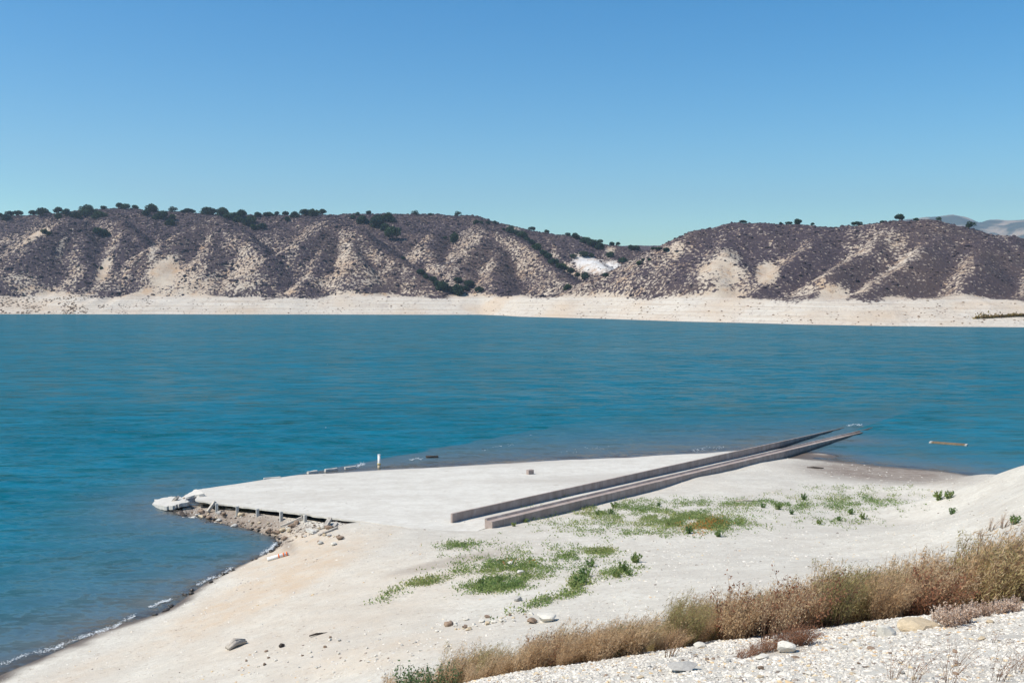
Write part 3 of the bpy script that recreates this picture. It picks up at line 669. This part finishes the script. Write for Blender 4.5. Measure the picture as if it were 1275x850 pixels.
for px, py, L, rz in [(339, 596, 1.6, .10), (389, 588, 1.1, .45), (412, 585, 1.3, .35), (436, 582.5, 1.2, .3)]:
    x, y, z = PX(px, py, .06)
    o = obj('wheel_stop', boxv(L, .3, .24, -.03, .02, 2), M['concrete'], None, (x, y, z - .05), rz + .3)
    tag(o, 'weathered concrete kerb bar lying on the outer edge of the pale ramp', 'kerb bar', 'kerb bars along the ramp edge')
x, y, z = PX(538, 569, 0.03)
o = obj('sunken_timber', boxv(1.3, .45, .28, -.1, .05, 2), M['dark_wood'], None, (x, y, 0.0), .15); tag(o, 'dark waterlogged timber poking out of the shallows beside the ramp', 'timber')
for px, py, s in [(555, 565.5, .3), (601, 559, .28)]:
    x, y, z = PX(px, py, 0); o = stone((x, y, -.05), s, 'wet_rock'); tag(o, 'small dark wet rock poking out of the shallows', 'rock', 'wet rocks in the shallows')

# broken slab pieces at the tip
def slab_piece(name, pix, zs, th, label):
    rr = random.Random(4); P2, Z2 = [], []
    for i in range(len(pix)):
        (x0, y0), (x1, y1) = pix[i], pix[(i + 1) % len(pix)]
        for k in range(4):
            q = k / 4; P2.append((x0 + (x1 - x0) * q + rr.uniform(-.9, .9), y0 + (y1 - y0) * q + rr.uniform(-.45, .45))); Z2.append(zs[i] * (1 - q) + zs[(i + 1) % len(zs)] * q)
    pix, zs = P2, Z2
    n = len(pix); top = [PX(px, py, z) for (px, py), z in zip(pix, zs)]
    V = top + [(a, b, c - th) for a, b, c in top]
    Fc = [tuple(range(n))[::-1], tuple(range(n, 2 * n))] + [(i, (i + 1) % n, n + (i + 1) % n, n + i) for i in range(n)]
    c = np.mean(V, 0); m = mesh(name, np.array(V) - c, Fc, False)
    o = obj(name, m, M['concrete'], None, tuple(c)); tag(o, label, 'concrete slab'); return o
slab_piece('broken_slab', [(190, 627), (199, 629), (207, 630), (217, 629), (222, 627), (236, 624), (229, 620), (221, 617.5), (213, 618), (203, 619.5), (193, 621.5)], [.1, .32, .4, .5, .55, .62, .55, .5, .42, .34, .2], .32, 'broken flat concrete slab tilted into the water at the ramp tip')
slab_piece('broken_slab', [(226, 619.5), (232, 619), (254, 613.5), (250, 611), (243, 608.5), (236, 613)], [.55, .6, .95, 1.0, 1.0, .75], .16, 'broken concrete slab propped up at an angle on the ramp corner')
# posts that hold up the overhanging edge
for px, k in [(274, 0), (300, 1), (325, 2), (354, 3), (384, 4)]:
    a, c = RA0, 0
    pt = None
    for c in np.linspace(RC0, -45, 400):
        xx, yy = xa(RA0 + .0, c)
        if CX + F * xx / yy >= px: pt = (xx, yy, c); break
    zt = slab_z(RA0, pt[2]) + .06
    zb = float(gz(pt[0] - .25, pt[1] - .35)) - .25
    o = obj('edge_post', boxv(.22, .22, zt - zb, 0, .012, 2), M['concrete'], None, (pt[0] - .22, pt[1] - .30, zb), .3 + .1 * k)
    tag(o, 'stubby pale post holding up the overhanging ramp edge above the rubble', 'post', 'posts under the ramp edge')
# timbers leaning in the rubble
def beam(p0, p1, w, h, mat, name, label, group=None):
    p0, p1 = Vector(p0), Vector(p1); d = p1 - p0; L = d.length
    m = boxv(w, L, h, -h / 2, w * .05, 2)
    o = obj(name, m, M[mat], None, tuple((p0 + p1) / 2)); o.rotation_mode = 'QUATERNION'
    o.rotation_quaternion = d.to_track_quat('Y', 'Z'); tag(o, label, 'timber', group); return o
def gp(px, py, up=0.0, y0=55):
    x, y, z = onground(px, py, y0)
    z = max(z, -.1); return (x, y, z + up)
beam(gp(350, 658, .14), gp(377, 647.5, .22), .28, .22, 'driftwood', 'fallen_beam', 'long grey beam leaning on the rubble slope under the ramp edge')
beam(gp(259, 638, .1), gp(268, 633, .1), .26, .22, 'driftwood', 'fallen_beam', 'short grey beam leaning against the ramp edge close to its tip')
beam(gp(212, 631.5, .12), gp(221, 627, .1), .4, .18, 'driftwood', 'fallen_beam', 'wide weathered board slanting down beside the broken slab')
beam(gp(405, 658, .12), gp(411, 651.5, .35), .3, .22, 'driftwood', 'fallen_beam', 'stub of a beam standing askew at the buried end of the ramp edge')
beam(gp(415, 657, .02), gp(419, 652.5, .06), .22, .2, 'driftwood', 'fallen_beam', 'short broken block of timber beside the askew beam stub')
beam(gp(397, 667, .06), gp(420, 658, .08), .2, .14, 'driftwood', 'fallen_beam', 'half-buried dark board in the rubble below the ramp edge')
beam(gp(383, 661, .1), gp(392, 664.5, .1), .3, .2, 'concrete', 'fallen_beam', 'pale lump of broken kerb in the rubble')
beam(gp(225, 637, .0), gp(229, 643, .0), .3, .2, 'dark_wood', 'fallen_beam', 'dark stump of timber at the waterline under the ramp tip')

# striped marker buoy pole on the beach
p0, p1 = Vector(gp(333, 698.5, .12)), Vector(gp(359, 691, .12)); d = p1 - p0; L = d.length
br = obj('marker_buoy', None, loc=tuple((p0 + p1) / 2)); br.rotation_mode = 'QUATERNION'; br.rotation_quaternion = d.to_track_quat('Z', 'Y')
tag(br, 'white spar buoy with orange bands washed up at the waterline', 'buoy')
obj('shaft', mesh('shaft', *cyl(.13, -L / 2, L / 2 - .15)), M['white_paint'], br)
for q in (.05, .28, .43): obj('stripe', mesh('stripe', *cyl(.142, (q - .03) * L, (q + .03) * L)), M['orange_paint'], br)
obj('cap', mesh('cap', *cyl(.13, L / 2 - .16, L / 2, 14, .07)), M['white_paint'], br)

# floating boom
A_, B_ = PX(1159, 549.6, .12), PX(1203, 553, .12)
fr_ = obj('floating_boom', None, loc=((A_[0] + B_[0]) / 2, (A_[1] + B_[1]) / 2, 0), rz=math.atan2(B_[1] - A_[1], B_[0] - A_[0])); tag(fr_, 'long narrow wooden float drifting on the calm water', 'float')
L = math.hypot(B_[0] - A_[0], B_[1] - A_[1])
for yy in (-.34, .34): obj('rail', boxv(L, .14, .24, -.1, .008, 2), M['float_wood'], fr_, (0, yy, 0))
obj('deck_board', boxv(L * .97, .5, .06, -.02, .008, 2), M['float_wood'], fr_)
for s in (-1, 1): obj('end_cap', boxv(.26, .85, .22, -.08, .01, 2), M['concrete'], fr_, (s * (L / 2 - .0), 0, 0))

# driftwood on the beach
def stump(px, py, L, label, name='driftwood_stump'):
    x, y, z = onground(px, py)
    parts = []
    for k in range(4):
        q = random.uniform(-.25, .25); parts.append(tube([(-L * .5, q, .05), (-L * .1, q * .6 + .05, .16 + .05 * k), (L * .5, q * .8 + random.uniform(-.1, .1), .08 + .04 * k)], [.06, .13, .05], 6))
    v, f = join(parts); o = obj(name, mesh(name, v, f), M['driftwood'], None, (x, y, z - .02), .75); tag(o, label, 'driftwood')
stump(295, 805, .9, 'knotty grey driftwood stump lying on the smooth sand slope')
def stick(px, py, L, rz, label, r=.05, mat='dark_wood'):
    x, y, z = onground(px, py); v, f = tube([(-L / 2, 0, r * .5), (-L * .1, L * .04, r), (L / 2, -L * .02, r * .6)], [r * .7, r, r * .5], 6)
    o = obj('stick', mesh('stick', v, f), M[mat], None, (x, y, z), rz); tag(o, label, 'stick')
stick(397, 790, .85, .5, 'thin dark stick on the sand above the stone scatter')
stick(1015, 583, 1.6, -.2, 'dark branch lying on the pale beach beside the stepped wall', .1)
stick(351, 805, .25, .9, 'short dark chunk of wood on the sand', .09)
stick(930, 624, 2.0, -.1, 'grey branch lying among the green weeds', .08, 'driftwood')

# ------------------------------------------------------------------ stones
for (px, py, s, mat, lab) in [(680, 773, .85, 'pale_stone', 'large pale boulder at the end of the row of stones'), (664, 775, .5, 'brown_stone', 'brown rock tucked against the large pale boulder'),
        (727, 770, .0, None, None), (645, 748, .45, 'grey_stone', 'lone grey rock on sand below the bright green patch'), (557, 779, .5, 'brown_stone', 'brown angular rock in the row of stones'), (635, 704, .45, 'pale_stone', 'white stone in the green patch'), (648, 715, .5, 'pale_stone', 'pale rock at the edge of the green patch')]:
    if mat: x, y, z = onground(px, py); tag(stone((x, y, z), s, mat), lab, 'rock')
for k in range(40):
    u = random.random(); px = 552 + u * 112 + random.gauss(0, 6); py = 781 - u * 14 + random.gauss(0, 3.5)
    x, y, z = onground(px, py); tag(stone((x, y, z), random.uniform(.1, .3), random.choice(['pale_stone'] * 4 + ['brown_stone', 'tan_stone'])), 'small stone in the loose row across the sand below the green patch', 'rock', 'stones in the loose row')
for k in range(40):
    px = random.uniform(300, 560); py = 835 - (px - 300) * .18 + random.gauss(0, 13)
    x, y, z = onground(px, py); tag(stone((x, y, z), random.uniform(.08, .2), random.choice(['pale_stone'] * 3 + ['brown_stone', 'grey_stone'])), 'stone scattered on the sand slope between driftwood stump and brush', 'rock', 'stones scattered on the sand slope')
for k in range(90):
    px = random.uniform(228, 425); e0 = 629 + (px - 230) * .135; e1 = 644 + (px - 240) * .21 if px < 340 else 668 + (px - 340) * .1; py = e0 + 3 + (e1 - e0) * random.random()
    x, y, z = onground(px, py, 55); tag(stone((x, y, z), random.choice([.15, .2, .2, .25, .25, .3, .35, .5, .65]), random.choice(['pale_stone', 'brown_stone', 'tan_stone', 'brown_stone', 'grey_stone'])), 'rubble rock on the crumbled bank under the ramp edge', 'rock', 'rubble rocks under the ramp edge')
shore_px = [(225, 640), (255, 646), (300, 656), (342, 669), (349, 680), (330, 691), (300, 704), (270, 719), (240, 735), (215, 748), (205, 760), (190, 768)]
for k in range(70):
    u = random.random() ** 1.3 * (len(shore_px) - 1.01); i = int(u); q = u - i
    px = shore_px[i][0] * (1 - q) + shore_px[i + 1][0] * q + random.gauss(0, 3); py = shore_px[i][1] * (1 - q) + shore_px[i + 1][1] * q + random.gauss(0, 2)
    x, y, z = PX(px, py, 0.02); z = float(surf(x, y)); tag(stone((x, y, max(z, -.12)), random.uniform(.15, .42), 'wet_rock'), 'dark wet stone along the waterline of the little bay', 'rock', 'wet stones along the bay waterline')

# loose stones over the beach, and the gravel bank in front
bv2, bf2 = blob(4)
def pebbles(name, n, xr, yr, smin, smax, label, dens=None, flat=.6, tone=(0, 1)):
    x, y = rng.uniform(*xr, n), rng.uniform(*yr, n)
    if dens is not None:
        k = rng.random(n) < dens(x, y); x, y = x[k], y[k]
    z = surf(x, y); k = z > .05; x, y, z = x[k], y[k], z[k]; n = len(x)
    S = smin * (smax / smin) ** (rng.random(n) ** 2.2)
    V, Fp = scatter_blobs(np.stack([x, y, z - S * .15], 1), S, np.full(n, flat), .14, bv2, bf2)
    o = obj(name, mesh(name, V, Fp, False, dict(tone=np.repeat(rng.uniform(*tone, n) ** (1 if tone[1] == 1 else 2), len(bv2)))), M['pebble'])
    o['kind'] = 'stuff'; o['label'] = label; o['category'] = 'gravel'
pebbles('bank_gravel', 115000, (-4, 11), (5.5, 16.5), .007, .034, 'loose white gravel covering the foreground bank', flat=.7)
pebbles('beach_stones', 26000, (-24, 30), (18, 62), .02, .085, 'small loose stones strewn over the pale beach', lambda x, y: np.clip(.25 + .9 * fbm(x * .15, y * .15, 3, 5) + .5 * smooth(46, 36, y), .05, 1))
pebbles('bank_rubble', 60000, (-30, -8), (58, 86), .035, .15, 'rubble strewn over the crumbled bank under the ramp edge', lambda x, y: np.where((ax(x, y)[0] < RA0) & (ax(x, y)[0] > RA0 - 5 + 4 * vnoise(x, y, 5)) & (ax(x, y)[1] < -54 + 4 * vnoise(x * .7, y * .7, 6)), .20, 0), .7, (.0, .42))
pebbles('shore_stones', 9000, (-26, 48), (50, 108), .03, .11, 'stones strewn along the far side of the beach', lambda x, y: np.where((ax(x, y)[0] > RA0) & (ax(x, y)[1] < RC1), .04, np.clip(.3 + .9 * fbm(x * .12, y * .12, 3, 8), .1, 1)))

# individual rocks on the foreground bank
def bank(px, py): return onground(px, py, 7)
def brock(px, py, wpx, mat, label, sc=(1, 1, 1), group=None, name='rock', rz=0, k=None, sink=.3):
    x, y, z = bank(px, py); s = wpx / F * y
    tag(stone((x, y, z), s, mat, name, rz, sink, sc, k), label, 'rock', group)
brock(1146, 782, 62, 'tan_stone', 'large flat tan boulder at the edge of the gravel bank', (1, .7, .6), k=3, name='boulder', sink=.42)
brock(1101, 792, 30, 'pale_stone', 'rounded white rock beside the large flat tan boulder', (1, .8, 1.1), k=1)
brock(977, 813, 34, 'pale_stone', 'flat pale rock in front of the low reddish bush', (1, .7, .7), k=5)
brock(950, 820, 22, 'pale_stone', 'small pale rock at the tip of the low reddish bush', (1, .7, .6), k=2)
brock(870, 806, 20, 'pale_stone', 'white rock at the foot of the brush on the bank crest', (1, .8, .8), k=7)
brock(838, 806, 16, 'pale_stone', 'white angular rock under the rust coloured stems', (1, .8, 1.1), k=4)
brock(812, 808, 20, 'pale_stone', 'pale rock half hidden by the arching dry stalk', (1, .8, .9), k=8)
brock(852, 834, 44, 'grey_stone', 'broad flat grey rock sunk in the gravel', (1, .8, .35), k=6)
brock(1223, 796, 13, 'tan_stone', 'small orange brown stone on open gravel', (1, .8, .7))
brock(1247, 797, 14, 'grey_stone', 'small flat grey stone on open gravel near the upright twig', (1, .7, .4))
brock(798, 845, 12, 'tan_stone', 'ochre stone low on the gravel bank', (1, .8, .6))
brock(1062, 840, 10, 'tan_stone', 'tan stone in the open middle of the gravel bank', (1, .8, .7))
for k in range(50):
    px = random.uniform(720, 1270); lo = np.interp(px, [650, 850, 970, 1145, 1275], [850, 822, 808, 785, 770]); py = random.uniform(lo, 850)
    brock(px, py, random.uniform(6, 13), random.choice(['pale_stone'] * 5 + ['grey_stone', 'tan_stone', 'brown_stone']), 'loose stone among the white gravel of the bank', (1, .8, .7), 'loose stones on the gravel bank', 'stone', random.uniform(0, 6))

# ------------------------------------------------------------------ plants
def plant_mesh(seed, n, h, spread, lean=(.38, 0), leaf=.03, per=26, droop=.15, start=.2, rad=.004, wid=1.0, base=.12):
    """many thin upright stems carrying small leaves and seed heads"""
    r = np.random.default_rng(seed); parts, LP, LT = [], [], []
    for k in range(n):
        a = r.uniform(0, 6.28); d = base * math.sqrt(r.random()); hh = h * r.uniform(.45, 1.0)
        o = np.array([math.cos(a) * d, math.sin(a) * d, -.03]); out = np.array([math.cos(a), math.sin(a), 0]) * spread * r.uniform(.2, 1)
        dirv = out + np.array([lean[0], lean[1], 0]) * r.uniform(.6, 1.4)
        P = [o + np.array([0, 0, hh * t_]) * (1 - droop * t_ * t_) + dirv * hh * (t_ ** 1.5) + r.normal(0, .012, 3) * t_ for t_ in (0, .33, .66, 1)]
        parts.append(tube([tuple(q) for q in P], [rad, rad * .8, rad * .6, rad * .3], 3))
        tone0 = np.clip(r.normal(.5, .17), 0, 1)
        tt = start + (1 - start) * r.random(per) ** .8; i = np.minimum((tt * 3).astype(int), 2); f = tt * 3 - i; Pn = np.array(P)
        q = Pn[i] * (1 - f[:, None]) + Pn[i + 1] * f[:, None]; q = q + r.normal(0, 1, (per, 3)) * (.05 * h * (1.15 - .5 * tt))[:, None]
        LP.append(q); LT.append(np.clip(tone0 + r.normal(0, .15, per), 0, 1))
    LP = np.concatenate(LP); LP[:, 2] = np.maximum(LP[:, 2], .0)
    V, Fq_ = quads_at(LP, leaf, 1.3 if wid < 1 else .8, r, 1.0 if wid < 1 else 0, wid)
    v, f = join(parts)
    return mesh('stems', v, f), mesh('leaves', V, Fq_, False, dict(tone=np.repeat(np.concatenate(LT), 4)))
PROTO = {}
def proto(key, mat, twig='twig', **kw):
    s_, l_ = plant_mesh(**kw); s_.materials.append(M[twig]); l_.materials.append(M[mat]); PROTO[key] = (s_, l_)
for k in range(5): proto(('dry', k), 'dry_leaf', seed=400 + k, n=90, h=.95, spread=.30, leaf=.050, per=58, base=.22, wid=.26)
for k in range(4): proto(('olive', k), 'olive_leaf', seed=420 + k, n=90, h=1.0, spread=.26, leaf=.048, per=58, base=.22, wid=.26)
for k in range(3): proto(('rust', k), 'rust_leaf', seed=430 + k, n=60, h=.6, spread=.45, leaf=.024, per=26, base=.18)
for k in range(3): proto(('pale', k), 'pale_leaf', seed=440 + k, n=45, h=.42, spread=.35, lean=(.05, 0), leaf=.034, per=24, base=.16)
for k in range(3): proto(('green', k), 'green_leaf', seed=450 + k, n=16, h=.95, spread=.12, lean=(.06, 0), leaf=.045, per=34, base=.18, rad=.006, start=.1)
for k in range(2): proto(('stalk', k), 'dry_leaf', seed=460 + k, n=14, h=.9, spread=.35, lean=(.35, 0), leaf=.022, per=18, base=.1, rad=.006)
for k in range(3): proto(('weed', k), 'weed_leaf', seed=470 + k, n=14, h=.45, spread=.5, lean=(0, 0), leaf=.09, per=14, base=.12, start=.05)
for k in range(2): proto(('thin', k), 'rust_leaf', seed=480 + k, n=10, h=.55, spread=.6, lean=(.3, 0), leaf=.014, per=16, base=.06, rad=.0026)
def plant(key, loc, s, label, group=None, name='dry_bush', cat='bush', rz=None):
    rt = obj(name, None, loc=loc, rz=random.uniform(-.5, .5) if rz is None else rz, sc=s); tag(rt, label, cat, group)
    obj('stems', PROTO[key][0], None, rt); obj('leaves', PROTO[key][1], None, rt)
def at(x, y): return (x, y, float(gz(x, y)))
# the brush band along the crest of the bank: base and height follow the photograph
bpx = [300, 400, 480, 540, 600, 650, 700, 780, 860, 950, 1080, 1150, 1290, 1400, 1700]
bY = [17.0, 16.5, 16, 15.4, 14.6, 13.8, 13.4, 13.4, 13.6, 14, 14.6, 15.0, 15.2, 15.2, 15.2]
btop = [880, 866, 848, 842, 818, 790, 790, 770, 752, 728, 698, 684, 660, 640, 600]
nb = 0
for k in range(255):
    px = random.uniform(470, 1330) if k < 210 else random.uniform(1330, 1650); row = random.random()
    y = np.interp(px, bpx, bY) + row * 2.6
    x = (px - CX) / F * y; z = float(gz(x, y))
    top = CAMZ - (np.interp(px, bpx, btop) + random.gauss(-3, 13) - HY) / F * y
    hgt = top - z
    if hgt < .25 or vnoise(np.array([px * .035]), np.array([row * 1.5]), 77)[0] > .80: continue
    hgt *= random.choice([.75, .9, 1, 1, 1.12])
    hgt = min(hgt, 1.9)
    kind = random.choices(['dry', 'olive', 'rust'], [.56, .36, .08])[0]
    if kind == 'rust' and row > .4: kind = 'dry'
    sec = 'near the green spikes' if px < 640 else 'around the green topped bushes' if px < 830 else 'behind the sprawling red bush' if px < 1060 else 'behind the tan boulder'
    s = hgt / {'dry': .95, 'olive': 1.0, 'rust': .6}[kind]; s = min(s, 1.7)
    plant((kind, random.randrange({'dry': 5, 'olive': 4, 'rust': 3}[kind])), (x, y, z), s,
          {'dry': 'tawny dry bush in the brush band, ' + sec, 'olive': 'olive tinged dry bush in the brush band, ' + sec, 'rust': 'reddish brown low bush at the front of the brush, ' + sec}[kind], {'dry': 'tawny bushes ' + sec, 'olive': 'olive bushes ' + sec, 'rust': 'reddish bushes ' + sec}[kind])
    nb += 1
for px, py, s, lab in [(520, 868, 1.25, 'tall green stemmed weed rising from the brush beside the open sand'), (535, 866, 1.2, 'second tall green stemmed weed at the end of the brush'), (560, 866, 1.15, 'slim green weed spike next to the rounded olive bush'), (505, 872, 1.1, 'outermost green weed spike of the brush band')]:
    y = 15.4; x = (px - CX) / F * y; z = float(gz(x, y)); plant(('green', random.randrange(3)), (x, y, z), (CAMZ - (808 - HY) / F * y - z) / .95 * random.uniform(.85, 1), lab, None, 'green_weed', 'weed')
for px, dy, s, lab in [(762, 1.2, 1.0, 'green topped bush standing up from the middle of the brush'), (778, 1.1, 1.05, 'leafy green bush beside the arching stalks'), (793, 1.3, .95, 'dark green bush at the top of the tawny brush'), (728, 1.4, .8, 'small green weed in the gap of the brush'), (948, .6, .8, 'green bush in the tawny brush above the red twigs')]:
    y = np.interp(px, bpx, bY) + dy; x = (px - CX) / F * y; z = float(gz(x, y)); hgt = CAMZ - (np.interp(px, bpx, btop) - HY - 4) / F * y - z
    plant(('green', random.randrange(3)), (x, y, z), max(.5, hgt) / .95 * s, lab, None, 'green_bush', 'bush')
for k, (px, py, s) in enumerate([(925, 820, .45), (938, 816, .5), (955, 812, .6), (975, 806, .75), (988, 803, .8), (1000, 803, .65)]):
    x, y, z = bank(px, py); plant(('rust', k % 3), (x, y, z), (s * .85, s * .85, s * .65), 'low reddish brown twiggy bush sprawling over open gravel', 'sprawling red bush on the gravel', rz=0)
for k, (px, py, s) in enumerate([(1172, 776, .65), (1184, 780, .8), (1196, 776, .7), (1212, 768, .6), (1228, 766, .55), (1245, 764, .65), (1262, 762, .6)]):
    x, y, z = bank(px, py); plant(('pale', k % 3), (x, y, z), s, 'whitish leaved small bush at the foot of the brush beside the flat tan boulder', 'pale bushes beside the tan boulder')
for k, (px, py, s) in enumerate([(955, 797, .9), (968, 793, 1.0), (982, 790, .9), (833, 818, .7)]):
    x, y, z = bank(px, py); plant(('stalk', k % 2), (x, y, z), s, 'clump of long arching dry stalks leaning over the gravel crest', 'arching dry stalks', 'dry_stalks', 'dry grass', 0)
for k, (px, py, s) in enumerate([(1110, 845, .8), (1135, 848, .9), (1180, 850, .9), (1240, 848, .9), (1190, 830, .6), (1265, 838, .7), (1085, 792, .5), (1235, 800, .35)]):
    x, y, z = bank(px, py); plant(('thin', k % 2), (x, y, z), s, 'sparse leafless twigs sprouting from the open gravel', 'sparse twigs on the gravel', 'dry_twig', 'twig')
for k in range(16):
    px = random.uniform(300, 480); y = np.interp(px, bpx, bY) + random.uniform(-.5, 2); x = (px - CX) / F * y; z = float(gz(x, y))
    hgt = CAMZ - (np.interp(px, [300, 420, 480], [868, 838, 842]) + random.uniform(-5, 12) - HY) / F * y - z
    plant(('thin', k % 2), (x, y, z), max(.4, hgt) / .55, 'thin brown dry stalks fringing the lower end of the brush', 'thin stalks at the end of the brush', 'dry_stalks', 'dry grass')
for px, py, s in [(1235, 660, 1.6), (1250, 657, 1.8), (1222, 668, 1.0)]:
    x, y, z = onground(px, py, 24); plant(('stalk', 0), (x, y, z), (s, s, s * .6), 'straw coloured dry grass tuft on the pale slope behind the brush', 'straw tufts behind the brush', 'dry_grass_tuft', 'dry grass')

# green weeds on the beach: the larger single plants, then the carpet that nobody could count
for px, py, s in [(1170, 622, 1.9), (1182, 620, 1.6), (1185, 640, 1.2), (1264, 652, 1.3)]:
    x, y, z = onground(px, py); plant(('weed', random.randrange(3)), (x, y, z), s, 'single green weed on the bare pale slope away from the carpet', 'lone weeds on the bare slope', 'green_weed', 'weed')
for px, py in [(895, 668), (857, 664), (832, 655), (1020, 652), (1045, 648), (1060, 640), (1075, 646), (760, 640), (765, 632), (820, 630), (968, 634), (985, 640), (792, 700), (735, 705), (728, 718), (722, 728), (716, 733), (640, 655), (745, 641), (655, 650), (783, 716), (775, 712), (768, 718), (622, 725), (600, 728), (685, 635), (1000, 622), (950, 632)]:
    x, y, z = onground(px, py); plant(('weed', random.randrange(3)), (x, y, z), random.uniform(.8, 1.5), 'leafy green weed standing out of the low green carpet on the beach', 'weeds standing out of the carpet', 'green_weed', 'weed')
def carpet(name, mat, patches, label, size=.10, hgt=.16):
    PP = []
    for cx, cy, rx, ry, ang, nn in patches:
        nn = int(nn * 1.9)
        q = rng.normal(0, .5, (nn, 2)); ca, sa = math.cos(ang), math.sin(ang)
        px = cx + q[:, 0] * rx * ca - q[:, 1] * ry * sa; py = cy + q[:, 0] * rx * sa + q[:, 1] * ry * ca
        k = vnoise(px * .09, py * .25, 33) + .35 * vnoise(px * .3, py * .6, 34) > .58
        px, py = px[k], py[k]
        for a, b in zip(px, py):
            x, y, z = onground(a, b); m = rng.integers(5, 13); r_ = rng.uniform(.12, .30)
            PP.append(np.stack([x + rng.normal(0, r_, m), y + rng.normal(0, r_, m), z + np.abs(rng.normal(0, hgt, m)) * .6], 1))
    Pt = np.concatenate(PP); V, Fq_ = quads_at(Pt, size, 1.2)
    tone = np.clip(.5 + .4 * fbm(Pt[:, 0] * .35, Pt[:, 1] * .35, 3, 44) + rng.normal(0, .15, len(Pt)), 0, 1)
    o = obj(name, mesh(name, V, Fq_, False, dict(tone=np.repeat(tone, 4))), M[mat]); o['kind'] = 'stuff'; o['label'] = label; o['category'] = 'ground cover'
carpet('weed_carpet', 'weed_leaf', [(800, 640, 100, 14, .05, 1000), (870, 652, 70, 12, .0, 800), (745, 632, 60, 8, -.1, 200), (900, 628, 120, 8, 0, 330), (1020, 628, 90, 11, 0, 420), (1080, 622, 60, 9, 0, 160), (720, 655, 70, 12, 0, 160), (790, 665, 50, 6, 0, 60), (1060, 608, 90, 4, 0, 60),
       (635, 708, 60, 14, .0, 420), (625, 728, 42, 9, -.1, 460), (575, 680, 30, 6, 0, 110), (545, 720, 45, 6, -.3, 130), (500, 735, 30, 6, -.4, 70), (710, 692, 40, 6, -.15, 120), (750, 688, 22, 6, 0, 100), (722, 722, 9, 20, .5, 150), (775, 713, 28, 7, -.1, 90), (690, 745, 50, 6, -.35, 90), (680, 690, 90, 16, 0, 130), (1040, 650, 60, 8, 0, 70)], 'low green weeds spreading in patches over the pale beach')
carpet('rust_weeds', 'rust_weed', [(872, 655, 24, 8, 0, 95), (890, 652, 14, 6, 0, 40), (640, 700, 20, 5, 0, 6)], 'rusty orange weeds in the middle of the green carpet')
# reeds on the far shore
PP = []
for k in range(900):
    px = 1212 + 90 * rng.random() ** .7; py = 397 + rng.normal(0, 2.4); x, y, z = onhill(px, min(py, 403)); PP.append((x, y, z + rng.uniform(.2, 1.1)))
V, Fq_ = quads_at(np.array(PP), 1.5, 1.0); o = obj('far_reeds', mesh('far_reeds', V, Fq_, False, dict(tone=np.repeat(rng.random(900), 4))), M['reed']); o['kind'] = 'stuff'; o['label'] = 'golden reeds on the far shore band'; o['category'] = 'reeds'

# foam where the ripples break
fp = []
for (pa, pb, n_, jit) in [((0, 826), (60, 806), 90, 1.2), ((50, 812), (150, 776), 320, 1.5), ((140, 780), (168, 765), 90, 1.2), ((186, 755), (213, 745), 150, .8), ((245, 727), (275, 715), 140, 1.0), ((278, 712), (292, 706), 90, 1.0), ((322, 690), (338, 683), 110, 1.2), ((335, 684), (347, 674), 160, 1.6), ((1055, 529), (1073, 528), 40, .6), ((445, 579.5), (453, 576.5), 60, 1.2), ((510, 571.5), (526, 570.5), 40, .5), ((600, 560), (640, 552), 14, .8), ((860, 560), (900, 556), 30, 1), ((700, 562), (760, 556), 12, 1.5)]:
    for k in range(int(n_ * 2.4)):
        u = rng.random(); u = u if vnoise(np.array([u * 9.]), np.array([pa[0] * .1]), 3)[0] > .3 else rng.random()
        px = pa[0] + (pb[0] - pa[0]) * u + rng.normal(0, 1); py = pa[1] + (pb[1] - pa[1]) * u + rng.normal(0, jit) * .9 + math.sin(u * 9) * .8
        x, y, z = PX(px, py, .05); fp.append((x, y, z))
for k in range(24):
    px, py = rng.uniform(0, 900), 400 + 150 * rng.random() ** 1.3; x, y, z = PX(px, py, .05); fp += [(x + rng.normal(0, .25 * y / 200), y + rng.normal(0, .1), .06) for _ in range(2)]
fp = np.array(fp); bv3, bf3 = blob(5)
S = rng.uniform(.01, .034, len(fp)) * np.clip(fp[:, 1] / 90, .7, 1.6)
V, F3 = scatter_blobs(fp, S, np.full(len(fp), .45), .2, bv3, bf3)
o = obj('foam', mesh('foam', V, F3, False), M['foam']); o['kind'] = 'stuff'; o['label'] = 'white foam flecks of breaking ripples'; o['category'] = 'foam'

# ------------------------------------------------------------------ haze
def haze(density):
    x0, x1, y0, y1, z0, z1 = -3100, 8200, -100, 9100, -8, 900
    V = [(x, y, z) for z in (z0, z1) for y in (y0, y1) for x in (x0, x1)]
    Fc = [(0, 2, 3, 1), (4, 5, 7, 6), (0, 1, 5, 4), (2, 6, 7, 3), (0, 4, 6, 2), (1, 3, 7, 5)]
    m = bpy.data.materials.new('haze'); m.use_nodes = True; nt = m.node_tree; nt.nodes.remove(nt.nodes['Principled BSDF'])
    pv = nt.nodes.new('ShaderNodeVolumePrincipled'); pv.inputs['Color'].default_value = (.66, .81, 1, 1); pv.inputs['Density'].default_value = density; pv.inputs['Anisotropy'].default_value = .2
    nt.links.new(pv.outputs[0], nt.nodes['Material Output'].inputs['Volume'])
    o = obj('haze', mesh('haze', V, Fc, False), m); o['kind'] = 'stuff'; o['label'] = 'pale blue air over the lake and hills'; o['category'] = 'haze'
haze(1e-4)
